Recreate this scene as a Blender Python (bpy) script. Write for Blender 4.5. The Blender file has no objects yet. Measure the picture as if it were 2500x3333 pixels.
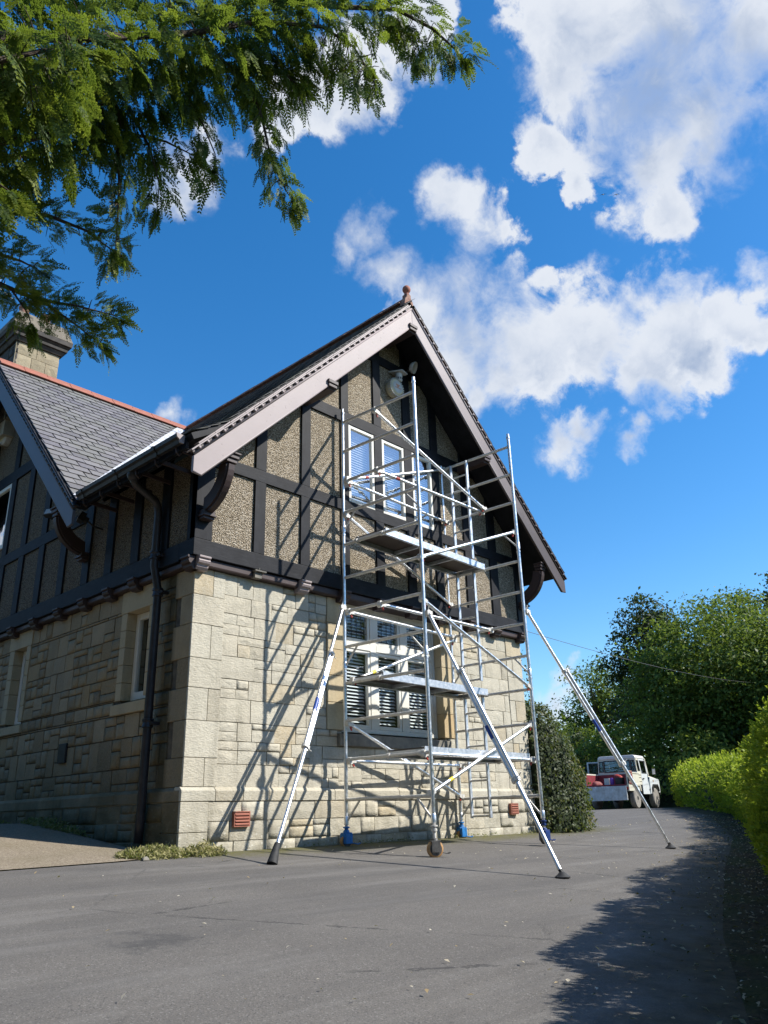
import bpy, math, random
import numpy as np
from mathutils import Vector, Matrix
random.seed(11); np.random.seed(11)
SC = bpy.context.scene
COL = SC.collection
R = math.radians
# ------------------------------------------------------------------ camera
cam = bpy.data.cameras.new('camera'); cam_o = bpy.data.objects.new('camera', cam); COL.objects.link(cam_o)
cam.sensor_fit = 'HORIZONTAL'; cam.sensor_width = 36.0; cam.lens = 37.215
cam.clip_start = 0.05; cam.clip_end = 3000
_r = Vector((0.68843717, -0.7247876, -0.02715122)); _u = Vector((-0.24174432, -0.26459243, 0.93356871)); _f = Vector((0.68382303, 0.63613975, 0.35736855))
_m = Matrix((_r, _u, -_f)).transposed().to_4x4(); _m.translation = (-5.2965, -8.1452, 0.288)
cam_o.matrix_world = _m
SC.camera = cam_o
SC.render.engine = 'CYCLES'
SC.render.resolution_x = 768; SC.render.resolution_y = 1024
# ------------------------------------------------------------------ exposure
SC.view_settings.view_transform = 'Standard'; SC.view_settings.look = 'None'
SC.view_settings.exposure = 0.6; SC.view_settings.gamma = 1.0; SC.view_settings.use_curve_mapping = False
SC.cycles.max_bounces = 8; SC.cycles.transparent_max_bounces = 16
# ------------------------------------------------------------------ sun
SUN = Vector((0.787, -1.0, 1.188)).normalized()          # towards the sun
sun = bpy.data.lights.new('sun', 'SUN'); sun.energy = 4.8; sun.angle = R(0.53); sun.color = (1.0, 0.955, 0.88)
sun_o = bpy.data.objects.new('sun', sun); COL.objects.link(sun_o)
sun_o.rotation_euler = SUN.to_track_quat('Z', 'Y').to_euler(); sun_o.location = (6, -14, 18)
SUN_EL = math.asin(SUN.z); SUN_ROT = math.atan2(SUN.x, SUN.y)
# ------------------------------------------------------------------ world: sky and broken cumulus
BLOBS = [(0.559, 0.278, 0.781, 0.036), (0.594, 0.245, 0.766, 0.066), (0.633, 0.181, 0.752, 0.084), (0.678, 0.124, 0.725, 0.07), (0.616, 0.281, 0.735, 0.048), (0.661, 0.235, 0.712, 0.078), (0.701, 0.171, 0.693, 0.066), (0.638, 0.327, 0.697, 0.03), (0.67, 0.281, 0.687, 0.045), (0.711, 0.24, 0.661, 0.059), (0.734, 0.192, 0.652, 0.042), (0.742, 0.246, 0.624, 0.033), (0.683, 0.316, 0.658, 0.02), (0.49, 0.367, 0.791, 0.03), (0.464, 0.445, 0.766, 0.052), (0.448, 0.492, 0.746, 0.038), (0.496, 0.444, 0.746, 0.035), (0.423, 0.531, 0.734, 0.032), (0.42, 0.506, 0.753, 0.042), (0.482, 0.392, 0.783, 0.041), (0.37, 0.628, 0.685, 0.035), (0.364, 0.654, 0.663, 0.03), (0.378, 0.599, 0.706, 0.026), (0.379, 0.656, 0.652, 0.02), (0.544, 0.528, 0.652, 0.032), (0.54, 0.555, 0.633, 0.021), (0.587, 0.525, 0.616, 0.032), (0.603, 0.434, 0.67, 0.031), (0.636, 0.421, 0.647, 0.037), (0.583, 0.44, 0.683, 0.02), (0.635, 0.504, 0.586, 0.046), (0.653, 0.47, 0.594, 0.042), (0.641, 0.531, 0.554, 0.042), (0.68, 0.495, 0.541, 0.069), (0.706, 0.445, 0.551, 0.063), (0.745, 0.407, 0.529, 0.066), (0.766, 0.356, 0.536, 0.054), (0.777, 0.317, 0.543, 0.038), (0.805, 0.277, 0.524, 0.058), (0.819, 0.236, 0.523, 0.041), (0.832, 0.278, 0.479, 0.045), (0.815, 0.322, 0.483, 0.041), (0.729, 0.466, 0.501, 0.04), (0.719, 0.502, 0.482, 0.025), (0.839, 0.217, 0.499, 0.032), (0.848, 0.199, 0.49, 0.019), (0.714, 0.385, 0.585, 0.019), (0.834, 0.317, 0.451, 0.02), (0.793, 0.437, 0.424, 0.033), (0.802, 0.41, 0.434, 0.023), (0.833, 0.365, 0.416, 0.021), (0.836, 0.345, 0.426, 0.015), (0.814, 0.189, 0.549, 0.021), (0.828, 0.188, 0.528, 0.021), (0.454, 0.763, 0.46, 0.023), (0.863, 0.492, 0.119, 0.017), (0.853, 0.499, 0.151, 0.019), (0.852, 0.513, 0.102, 0.03)]
def nd_smax(mth, nd, L, a, b):
    n = nd('ShaderNodeMath', operation='SMOOTH_MAX'); L.new(a, n.inputs[0]); L.new(b, n.inputs[1]); n.inputs[2].default_value = 0.12; return n.outputs[0]
def build_world():
    w = bpy.data.worlds.new('World'); SC.world = w; w.use_nodes = True
    nt = w.node_tree; N = nt.nodes; L = nt.links; N.clear()
    def nd(t, **k):
        n = N.new(t)
        for a, b in k.items(): setattr(n, a, b)
        return n
    def setin(n, i, v):
        if isinstance(v, (int, float, tuple)): n.inputs[i].default_value = v
        else: L.new(v, n.inputs[i])
    def mth(op, a, b=0.0, c=None, clamp=False):
        n = nd('ShaderNodeMath', operation=op, use_clamp=clamp); setin(n, 0, a); setin(n, 1, b)
        if c is not None: setin(n, 2, c)
        return n.outputs[0]
    def mr(v, a, b, c, d, smooth=True):
        n = nd('ShaderNodeMapRange', clamp=True, interpolation_type='SMOOTHSTEP' if smooth else 'LINEAR')
        setin(n, 0, v); n.inputs[1].default_value = a; n.inputs[2].default_value = b; n.inputs[3].default_value = c; n.inputs[4].default_value = d
        return n.outputs[0]
    tc = nd('ShaderNodeTexCoord'); D = tc.outputs['Generated']
    sky = nd('ShaderNodeTexSky', sky_type='NISHITA', sun_disc=False, sun_elevation=SUN_EL, sun_rotation=SUN_ROT, altitude=100, air_density=1.0, dust_density=0.3, ozone_density=2.5)
    hs = nd('ShaderNodeHueSaturation'); hs.inputs['Saturation'].default_value = 1.36; hs.inputs['Value'].default_value = 1.36; hs.inputs['Hue'].default_value = 0.5
    L.new(sky.outputs[0], hs.inputs['Color'])
    # warp
    n1 = nd('ShaderNodeTexNoise'); n1.inputs['Scale'].default_value = 14; n1.inputs['Detail'].default_value = 7; n1.inputs['Roughness'].default_value = 0.6; L.new(D, n1.inputs['Vector'])
    sub = nd('ShaderNodeVectorMath', operation='SUBTRACT'); L.new(n1.outputs['Color'], sub.inputs[0]); sub.inputs[1].default_value = (.5, .5, .5)
    scl = nd('ShaderNodeVectorMath', operation='SCALE'); L.new(sub.outputs[0], scl.inputs[0]); scl.inputs['Scale'].default_value = 0.085
    add = nd('ShaderNodeVectorMath', operation='ADD'); L.new(D, add.inputs[0]); L.new(scl.outputs[0], add.inputs[1])
    DW = add.outputs[0]
    cur = None
    for x, y, z, r in BLOBS:
        d = nd('ShaderNodeVectorMath', operation='DISTANCE'); L.new(DW, d.inputs[0]); v = Vector((x, y, z)).normalized(); d.inputs[1].default_value = tuple(v)
        q = mr(d.outputs['Value'], 0.0, r * 1.78, 1.0, 0.0, False)
        cur = q if cur is None else nd_smax(mth, nd, L, cur, q)
    # cloud field far from the part of the sky in view: same texture, same coverage
    g = nd('ShaderNodeTexNoise'); g.inputs['Scale'].default_value = 3.0; g.inputs['Detail'].default_value = 3; L.new(DW, g.inputs['Vector'])
    gen = mr(g.outputs['Fac'], 0.53, 0.68, 0.0, 1.0)
    fc = nd('ShaderNodeVectorMath', operation='DOT_PRODUCT'); L.new(D, fc.inputs[0]); fc.inputs[1].default_value = (0.684, 0.636, 0.357)
    outm = mr(fc.outputs['Value'], 0.70, 0.55, 0.0, 1.0)
    cur = mth('MAXIMUM', cur, mth('MULTIPLY', gen, outm))
    n2 = nd('ShaderNodeTexNoise'); n2.inputs['Scale'].default_value = 13; n2.inputs['Detail'].default_value = 12; n2.inputs['Roughness'].default_value = 0.60; n2.inputs['Distortion'].default_value = 0.35; L.new(D, n2.inputs['Vector'])
    nz = mth('SUBTRACT', n2.outputs['Fac'], 0.5)
    n6 = nd('ShaderNodeTexNoise'); n6.inputs['Scale'].default_value = 46; n6.inputs['Detail'].default_value = 8; n6.inputs['Roughness'].default_value = 0.62; L.new(DW, n6.inputs['Vector'])
    raw = mth('ADD', mth('ADD', cur, mth('MULTIPLY', nz, 1.45)), mth('MULTIPLY', mth('SUBTRACT', n6.outputs['Fac'], 0.5), 0.42))
    has = mr(cur, 0.14, 0.38, 0.0, 1.0)
    nw = nd('ShaderNodeTexNoise'); nw.inputs['Scale'].default_value = 6.5; nw.inputs['Detail'].default_value = 2; o4 = nd('ShaderNodeVectorMath', operation='ADD'); L.new(D, o4.inputs[0]); o4.inputs[1].default_value = (2.3, 0.7, 1.1); L.new(o4.outputs[0], nw.inputs['Vector'])
    wdt = mr(nw.outputs['Fac'], 0.36, 0.66, 0.22, 1.05)
    den0 = mth('DIVIDE', mth('SUBTRACT', raw, 0.26), wdt, clamp=True)
    dens = mth('MULTIPLY', mr(den0, 0.0, 1.0, 0.0, 1.0), has)
    core = mr(raw, 0.50, 1.0, 0.0, 1.0)
    # billows: the same noise a step towards the sun; undersides: cloud mass a step higher up
    o2 = nd('ShaderNodeVectorMath', operation='ADD'); L.new(D, o2.inputs[0]); o2.inputs[1].default_value = tuple(SUN * 0.022)
    n4 = nd('ShaderNodeTexNoise'); n4.inputs['Scale'].default_value = 13; n4.inputs['Detail'].default_value = 7; n4.inputs['Roughness'].default_value = 0.55; n4.inputs['Distortion'].default_value = 0.35; L.new(o2.outputs[0], n4.inputs['Vector'])
    rel = mr(mth('SUBTRACT', n4.outputs['Fac'], n2.outputs['Fac']), -0.10, 0.14, 0.0, 1.0)
    o5 = nd('ShaderNodeVectorMath', operation='ADD'); L.new(DW, o5.inputs[0]); o5.inputs[1].default_value = (-0.02, -0.02, 0.05)
    up = None
    for x, y, z, r in BLOBS:
        if r < 0.040: continue
        d = nd('ShaderNodeVectorMath', operation='DISTANCE'); L.new(o5.outputs[0], d.inputs[0]); d.inputs[1].default_value = tuple(Vector((x, y, z)).normalized())
        q = mr(d.outputs['Value'], 0.0, r * 2.0, 1.0, 0.0, False); up = q if up is None else mth('MAXIMUM', up, q)
    base = mr(up, 0.25, 0.85, 0.0, 1.0)
    n3 = nd('ShaderNodeTexNoise'); n3.inputs['Scale'].default_value = 7; n3.inputs['Detail'].default_value = 5; n3.inputs['Roughness'].default_value = 0.5
    o3 = nd('ShaderNodeVectorMath', operation='ADD'); L.new(D, o3.inputs[0]); o3.inputs[1].default_value = (0.3, 0.1, 0.0); L.new(o3.outputs[0], n3.inputs['Vector'])
    big = mr(n3.outputs['Fac'], 0.34, 0.62, 0.0, 1.0)
    shade = mth('MULTIPLY', core, mth('ADD', mth('MULTIPLY', rel, 0.42), mth('MULTIPLY', base, mth('ADD', mth('MULTIPLY', big, 0.55), 0.12)), clamp=True))
    cc = nd('ShaderNodeMixRGB'); L.new(shade, cc.inputs[0]); cc.inputs[1].default_value = (5.5, 5.75, 6.15, 1); cc.inputs[2].default_value = (2.7, 3.3, 4.4, 1)
    dm = mth('MULTIPLY', dens, 0.94)
    mx = nd('ShaderNodeMixRGB'); L.new(dm, mx.inputs[0]); L.new(hs.outputs[0], mx.inputs[1]); L.new(cc.outputs[0], mx.inputs[2])
    bg = nd('ShaderNodeBackground'); bg.inputs['Strength'].default_value = 0.10; L.new(mx.outputs[0], bg.inputs['Color'])
    out = nd('ShaderNodeOutputWorld'); L.new(bg.outputs[0], out.inputs['Surface'])
    w.cycles.sampling_method = 'MANUAL'; w.cycles.sample_map_resolution = 512
build_world()
# ------------------------------------------------------------------ materials
def mat(name, base=(.5, .5, .5), rough=.7, metal=0.0, spec=.5):
    m = bpy.data.materials.new(name); m.use_nodes = True
    b = m.node_tree.nodes['Principled BSDF']
    b.inputs['Base Color'].default_value = (*base, 1); b.inputs['Roughness'].default_value = rough
    b.inputs['Metallic'].default_value = metal; b.inputs['Specular IOR Level'].default_value = spec
    return m
class NT:
    def __init__(s, m): s.m = m; s.t = m.node_tree; s.N = s.t.nodes; s.L = s.t.links; s.b = s.N['Principled BSDF']
    def nd(s, t, **k):
        n = s.N.new(t)
        for a, b in k.items(): setattr(n, a, b)
        return n
    def pin(s, n, i, v):
        if isinstance(v, (int, float)): n.inputs[i].default_value = v
        elif isinstance(v, tuple): n.inputs[i].default_value = v if len(v) != 3 or n.inputs[i].type != 'RGBA' else (*v, 1)
        else: s.L.new(v, n.inputs[i])
    def pos(s, scale=(1, 1, 1)):
        g = s.nd('ShaderNodeNewGeometry'); mp = s.nd('ShaderNodeMapping'); mp.inputs['Scale'].default_value = scale
        s.L.new(g.outputs['Position'], mp.inputs['Vector']); return mp.outputs[0]
    def noise(s, v, scale, detail=4, rough=.55, out='Fac'):
        n = s.nd('ShaderNodeTexNoise'); s.L.new(v, n.inputs['Vector']); n.inputs['Scale'].default_value = scale
        n.inputs['Detail'].default_value = detail; n.inputs['Roughness'].default_value = rough; return n.outputs[out]
    def vor(s, v, scale, feature='F1', out='Distance'):
        n = s.nd('ShaderNodeTexVoronoi', feature=feature); s.L.new(v, n.inputs['Vector']); n.inputs['Scale'].default_value = scale; return n.outputs[out]
    def mr(s, v, a, b, c=0.0, d=1.0):
        n = s.nd('ShaderNodeMapRange', clamp=True); s.pin(n, 0, v)
        for i, q in enumerate((a, b, c, d)): n.inputs[i + 1].default_value = q
        return n.outputs[0]
    def mth(s, op, a, b=0.0, clamp=False):
        n = s.nd('ShaderNodeMath', operation=op, use_clamp=clamp); s.pin(n, 0, a); s.pin(n, 1, b); return n.outputs[0]
    def mix(s, f, a, b, mode='MIX'):
        n = s.nd('ShaderNodeMixRGB', blend_type=mode); s.pin(n, 0, f); s.pin(n, 1, a); s.pin(n, 2, b); return n.outputs[0]
    def ramp(s, f, stops):
        n = s.nd('ShaderNodeValToRGB'); e = n.color_ramp.elements
        while len(e) < len(stops): e.new(0.5)
        for q, (p, c) in zip(e, stops): q.position = p; q.color = (*c, 1)
        s.pin(n, 0, f); return n.outputs[0]
    def bump(s, h, strength, dist=.01):
        n = s.nd('ShaderNodeBump'); n.inputs['Strength'].default_value = strength; n.inputs['Distance'].default_value = dist
        s.L.new(h, n.inputs['Height']); s.L.new(n.outputs[0], s.b.inputs['Normal'])
    def sep(s, v):
        n = s.nd('ShaderNodeSeparateXYZ'); s.L.new(v, n.inputs[0]); return n.outputs
    def color(s, c): s.pin(s.b, 'Base Color', c)
    def rand(s):
        o = s.nd('ShaderNodeObjectInfo').outputs['Random']; a = s.nd('ShaderNodeAttribute', attribute_name='tint').outputs['Fac']
        return s.mth('FRACT', s.mth('ADD', o, a))
def m_stone(name, a, b, c, dark=1.0, bump=.6, algae=0.0):
    m = mat(name, a, .9, spec=.2); t = NT(m); P = t.pos(); r = t.rand()
    col = t.ramp(r, [(0, a), (.38, b), (.62, c), (.82, a), (.9, (c[0] * 1.02, c[1] * .9, c[2] * .72)), (1, tuple(q * .74 for q in b))])
    n = t.noise(P, 3.0, 6); col = t.mix(t.mr(n, .42, .75, 0, .45), col, tuple(q * .62 for q in b), 'MIX')
    n2 = t.noise(P, 38, 5, .7); col = t.mix(t.mr(n2, .3, .7, .0, .5), col, tuple(min(1, q * 1.25) for q in a))
    n5 = t.noise(P, 1.3, 3); col = t.mix(t.mr(n5, .55, .8, 0, .4), col, (.30, .27, .215))
    ds = t.noise(t.pos((2.2, 2.2, .22)), 2.0, 5, .65); col = t.mix(t.mr(ds, .52, .72, 0, .38), col, (.22, .20, .15))
    v = t.vor(P, 17); col = t.mix(t.mr(v, .07, .03, 0, .8), col, (.62, .60, .54))
    z = t.sep(P)[2]; lo = t.mr(z, .75, .0, 0, 1); n4 = t.noise(P, 5, 5)
    col = t.mix(t.mth('MULTIPLY', lo, t.mr(n4, .35, .65, 0, .55)), col, (.20, .18, .12))
    lic = t.mth('MULTIPLY', lo, t.mr(t.vor(P, 13), .22, .08, 0, .75)); col = t.mix(lic, col, (.62, .60, .52))
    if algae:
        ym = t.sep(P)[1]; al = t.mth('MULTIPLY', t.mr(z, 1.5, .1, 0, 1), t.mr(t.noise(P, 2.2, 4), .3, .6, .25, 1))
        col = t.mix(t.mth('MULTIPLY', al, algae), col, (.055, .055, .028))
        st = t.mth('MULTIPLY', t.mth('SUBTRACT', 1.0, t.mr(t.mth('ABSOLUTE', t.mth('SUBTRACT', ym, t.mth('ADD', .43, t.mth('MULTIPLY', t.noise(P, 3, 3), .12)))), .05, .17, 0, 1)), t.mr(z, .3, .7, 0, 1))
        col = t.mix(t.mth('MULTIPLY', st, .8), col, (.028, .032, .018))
    t.color(col)
    ch = t.noise(t.pos((1, 1, 2.2)), 26, 6, .65); ch2 = t.noise(P, 9, 4)
    t.bump(t.mth('ADD', ch, t.mth('MULTIPLY', ch2, .9)), bump, .022)
    return m
MAT = {}
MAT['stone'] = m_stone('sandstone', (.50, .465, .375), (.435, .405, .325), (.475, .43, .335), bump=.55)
MAT['stone_side'] = m_stone('sandstone_side', (.38, .305, .20), (.22, .185, .125), (.33, .255, .15), algae=.85)  # weathered side stones, also toned down to paint in the wall's shade
MAT['dressed'] = m_stone('sandstone_dressed', (.46, .38, .245), (.43, .36, .24), (.45, .37, .25), bump=.25)
MAT['chim'] = m_stone('sandstone_chimney', (.36, .31, .215), (.22, .185, .125), (.32, .26, .17), bump=.4)
MAT['capstone'] = m_stone('grey_capstone', (.16, .15, .135), (.11, .10, .09), (.18, .16, .13), bump=.4)
def m_plain(name, c, c2, scale=6, rough=.8, bump=.2, bs=60, spec=.4, metal=0, bd=.004):
    m = mat(name, c, rough, metal, spec); t = NT(m); P = t.pos()
    t.color(t.mix(t.mr(t.noise(P, scale, 5, .6), .35, .7), c, c2))
    if bump: t.bump(t.noise(P, bs, 4), bump, bd)
    return m
MAT['mortar_shaded'] = m_plain('open_shaded_joints', (.075, .065, .05), (.15, .13, .095), 9)  # weathered open joints, darkened further to paint in their recess shadow
MAT['mortar'] = m_plain('mortar', (.34, .31, .245), (.43, .40, .325), 12)
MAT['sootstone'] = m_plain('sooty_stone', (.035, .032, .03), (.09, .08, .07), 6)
MAT['sillstone'] = m_plain('weathered_sill', (.13, .125, .11), (.24, .22, .18), 7)
def m_timber(name='black_timber', st=(1, 1, .07)):
    m = mat(name, (.02, .02, .022), .6, spec=.2); t = NT(m); r = t.rand()
    tc = t.nd('ShaderNodeTexCoord').outputs['Object']; mp = t.nd('ShaderNodeMapping'); t.L.new(tc, mp.inputs['Vector'])
    P = t.pos(st); g1 = t.noise(P, 60, 6, .75); g2 = t.noise(t.pos(), 5, 4)
    col = t.mix(t.mr(g2, .35, .7), (.006, .0065, .009), (.016, .017, .021)); col = t.mix(t.mr(g1, .52, .75, 0, .6), col, (.04, .041, .046))
    t.color(col); t.bump(g1, .35, .006); return m
MAT['timber'] = m_timber(); MAT['timber_h'] = m_timber('black_timber_rail', (.07, .07, 1))
def m_rough(name='roughcast', k=1.0):
    m = mat(name, (.3, .27, .2), .95, spec=.15); t = NT(m); P = t.pos()
    v = t.vor(P, 58); vc = t.vor(P, 58, out='Color'); c = t.sep(vc)[0]
    col = t.ramp(c, [(0, (.20, .17, .13)), (.3, (.39, .335, .262)), (.7, (.51, .445, .355)), (.93, (.62, .575, .50)), (1, (.18, .15, .12))])
    col = t.mix(t.mr(v, .42, .68, 0, .8), col, (.12, .10, .07)); n = t.noise(P, 2.2, 5)
    col = t.mix(t.mr(n, .5, .78, 0, .4), col, (.16, .14, .10)); col = t.mix(1.0, col, (k, k * .97, k * .92), 'MULTIPLY'); t.color(col)
    t.bump(t.mth('SUBTRACT', 1.0, v), 1.0, .022); return m
MAT['roughcast'] = m_rough(); MAT['roughcast_side'] = m_rough('roughcast_shaded', .55)  # side copy of the roughcast, darkened to paint in the wall's shade
def m_paint(name, c, worn, amt=.4, rough=.5):
    m = mat(name, c, rough, spec=.4); t = NT(m); P = t.pos()
    n = t.noise(P, 14, 6, .7); n2 = t.noise(P, 3, 4)
    col = t.mix(t.mr(n, .63, .70, 0, amt), c, worn); col = t.mix(t.mr(n2, .4, .8, 0, .35), col, tuple(q * .75 for q in c)); t.color(col)
    t.bump(t.noise(P, 30, 5), .12, .005); return m
MAT['primer'] = m_paint('taupe_primer', (.31, .255, .25), (.10, .075, .07), .85)
MAT['grey_paint'] = m_paint('blue_grey_paint', (.13, .13, .15), (.08, .07, .07), .4)
MAT['brown'] = m_paint('brown_paint', (.055, .036, .034), (.16, .12, .11), .5)
def m_half():
    m = mat('half_stripped_paint', (.2, .15, .15), .55); t = NT(m); P = t.pos(); z = t.sep(P)[2]
    f = t.mr(t.mth('ADD', z, t.mth('MULTIPLY', t.noise(P, 3, 5), 1.2)), 5.6, 8.2)
    t.color(t.mix(f, (.06, .042, .04), (.28, .235, .235))); t.bump(t.noise(P, 30, 5), .12, .005); return m
MAT['half'] = m_half()
MAT['white'] = m_paint('white_joinery', (.72, .70, .63), (.35, .31, .25), .45)
MAT['blind'] = mat('white_blind', (.80, .80, .78), .5)
MAT['room'] = mat('room_plaster', (.16, .15, .14), .9)
MAT['gutter'] = m_plain('black_gutter', (.018, .017, .017), (.04, .036, .034), 9, .45)
MAT['pipe'] = m_plain('black_pipe', (.022, .019, .02), (.045, .036, .036), 9, .4)
MAT['terracotta'] = m_plain('terracotta', (.36, .13, .085), (.26, .10, .07), 12, .75)
MAT['finial'] = m_plain('terracotta_old', (.20, .085, .06), (.33, .20, .14), 14, .8)
def m_slate(name, a, b, c):
    m = mat(name, a, .55, spec=.4); t = NT(m); P = t.pos(); r = t.rand()
    col = t.ramp(r, [(0, tuple(q * .82 for q in a)), (.4, b), (.75, c), (1, tuple(q * 1.15 for q in b))])
    n = t.noise(P, 1.6, 5); col = t.mix(t.mr(n, .45, .7, 0, .5), col, (.16, .165, .12))
    n2 = t.noise(P, 22, 5, .7); col = t.mix(t.mr(n2, .5, .8, 0, .5), col, tuple(q * 1.5 for q in b)); t.color(col)
    t.bump(t.noise(P, 70, 4), .3, .004); return m
MAT['slate'] = m_slate('slate', (.155, .145, .16), (.175, .165, .17), (.165, .16, .155))
MAT['slate_dark'] = m_slate('slate_dark', (.03, .031, .036), (.045, .045, .05), (.06, .058, .06))
def m_lead():
    m = mat('lead_flashing', (.6, .62, .66), .5, 0.3); t = NT(m); P = t.pos()
    t.color(t.mix(t.mr(t.noise(P, 9, 6, .7), .4, .65), (.72, .74, .78), (.25, .26, .29))); t.bump(t.noise(P, 14, 5), .5, .02); return m
MAT['lead'] = m_lead()
def m_alu(name, c, c2, rough=.32, metal=1.0):
    m = mat(name, c, rough, metal); t = NT(m); P = t.pos()
    t.color(t.mix(t.mr(t.noise(P, 16, 6, .7), .45, .72), c, c2))
    t.pin(t.b, 'Roughness', t.mr(t.noise(P, 28, 5), .3, .7, rough * .75, rough * 1.5)); return m
MAT['alu'] = m_alu('bright_aluminium', (.86, .87, .88), (.62, .62, .62), .34)
MAT['alu_dull'] = m_alu('dull_aluminium', (.66, .64, .59), (.48, .46, .42), .5, .35)
MAT['galv'] = m_alu('galvanised_channel', (.60, .63, .67), (.42, .47, .54), .42, .75)
MAT['steel_dark'] = m_plain('dark_steel', (.16, .155, .145), (.08, .075, .07), 20, .5, metal=.6)
MAT['ply'] = m_plain('phenolic_ply', (.07, .05, .042), (.045, .035, .03), 5, .5)
MAT['blue'] = m_plain('blue_castor_paint', (.03, .22, .55), (.02, .13, .36), 15, .45)
MAT['navy'] = m_plain('dark_blue_castor_paint', (.018, .05, .20), (.012, .03, .10), 15, .45)
MAT['orange'] = m_plain('tan_tyre', (.52, .30, .12), (.30, .16, .07), 18, .7)
MAT['rubber'] = m_plain('black_rubber', (.018, .018, .018), (.04, .04, .04), 20, .7)
MAT['red'] = m_plain('red_plastic', (.45, .06, .04), (.30, .04, .03), 20, .5)
MAT['label_blue'] = m_plain('blue_label', (.02, .06, .28), (.03, .10, .40), 60, .4)
MAT['yellow'] = m_plain('yellow_label', (.75, .62, .06), (.65, .52, .05), 60, .5)
MAT['cream'] = m_plain('aged_cream_plastic', (.72, .66, .46), (.58, .52, .36), 12, .5)
MAT['offwhite'] = m_plain('grey_white_plastic', (.62, .62, .60), (.45, .45, .43), 12, .5)
MAT['dark'] = m_plain('dark_plastic', (.02, .02, .021), (.035, .035, .036), 12, .5)
def m_glass(name, base, tint=(.85, .9, .92)):
    m = bpy.data.materials.new(name); m.use_nodes = True; t = m.node_tree; N = t.nodes; L = t.links; N.clear()
    tr = N.new('ShaderNodeBsdfTransparent'); tr.inputs[0].default_value = (*tint, 1)
    gl = N.new('ShaderNodeBsdfGlossy'); gl.inputs['Roughness'].default_value = .03; gl.inputs['Color'].default_value = (.95, .97, 1, 1)
    fr0 = N.new('ShaderNodeLayerWeight'); fr0.inputs['Blend'].default_value = .5; fr = N.new('ShaderNodeMath'); fr.operation = 'POWER'; fr.inputs[1].default_value = 4.0; L.new(fr0.outputs['Facing'], fr.inputs[0])
    nz = N.new('ShaderNodeTexNoise'); nz.inputs['Scale'].default_value = 3.0; bp = N.new('ShaderNodeBump'); bp.inputs['Strength'].default_value = .06; bp.inputs['Distance'].default_value = .05
    L.new(nz.outputs[0], bp.inputs['Height']); L.new(bp.outputs[0], gl.inputs['Normal'])
    ad = N.new('ShaderNodeMath'); ad.operation = 'ADD'; ad.use_clamp = True; ad.inputs[1].default_value = base; L.new(fr.outputs[0], ad.inputs[0])
    mx = N.new('ShaderNodeMixShader'); L.new(ad.outputs[0], mx.inputs[0]); L.new(tr.outputs[0], mx.inputs[1]); L.new(gl.outputs[0], mx.inputs[2])
    o = N.new('ShaderNodeOutputMaterial'); L.new(mx.outputs[0], o.inputs[0]); return m
MAT['glass'] = m_glass('window_glass', .06)
MAT['glass_hi'] = m_glass('coated_window_glass', .42)
MAT['glass_car'] = m_glass('vehicle_glass', .12, (.25, .28, .28))
def m_leaf(name, a, b, c, trans=.35, rough=.5):
    m = mat(name, a, rough, spec=.18); t = NT(m); at = t.nd('ShaderNodeAttribute', attribute_name='tint').outputs['Fac']
    col = t.ramp(at, [(0, a), (.55, b), (1, c)]); t.color(col)
    tl = t.nd('ShaderNodeBsdfTranslucent'); col2 = t.mix(.35, col, (.45, .6, .05), 'MIX'); t.L.new(col2, tl.inputs[0])
    mx = t.nd('ShaderNodeMixShader'); mx.inputs[0].default_value = trans; t.L.new(t.b.outputs[0], mx.inputs[1]); t.L.new(tl.outputs[0], mx.inputs[2])
    o = t.N['Material Output']; t.L.new(mx.outputs[0], o.inputs[0]); return m
MAT['leaf_hedge'] = m_leaf('privet_leaf', (.10, .165, .018), (.25, .335, .026), (.47, .50, .036), .45)
MAT['leaf_bush'] = m_leaf('cotoneaster_leaf', (.035, .05, .022), (.07, .09, .04), (.17, .14, .05), .2, .5)
MAT['leaf_tree'] = m_leaf('broadleaf', (.034, .064, .016), (.098, .15, .034), (.20, .235, .05), .36)
MAT['leaf_dark'] = m_leaf('dark_needle', (.012, .026, .014), (.025, .045, .022), (.05, .07, .03), .2)
MAT['leaf_cypress'] = m_leaf('cypress_spray', (.014, .034, .010), (.050, .092, .018), (.27, .31, .04), .42)
MAT['leaf_weed'] = m_leaf('dry_weed', (.10, .13, .03), (.24, .23, .10), (.40, .35, .18), .25)
MAT['leaf_dead'] = m_leaf('dead_leaf', (.22, .15, .07), (.40, .31, .18), (.55, .50, .40), .15)
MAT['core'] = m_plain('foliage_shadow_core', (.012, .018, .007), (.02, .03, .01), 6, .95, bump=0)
MAT['bark'] = m_plain('bark', (.05, .036, .026), (.10, .075, .055), 9, .95, .8, 22, bd=.02)
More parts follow.
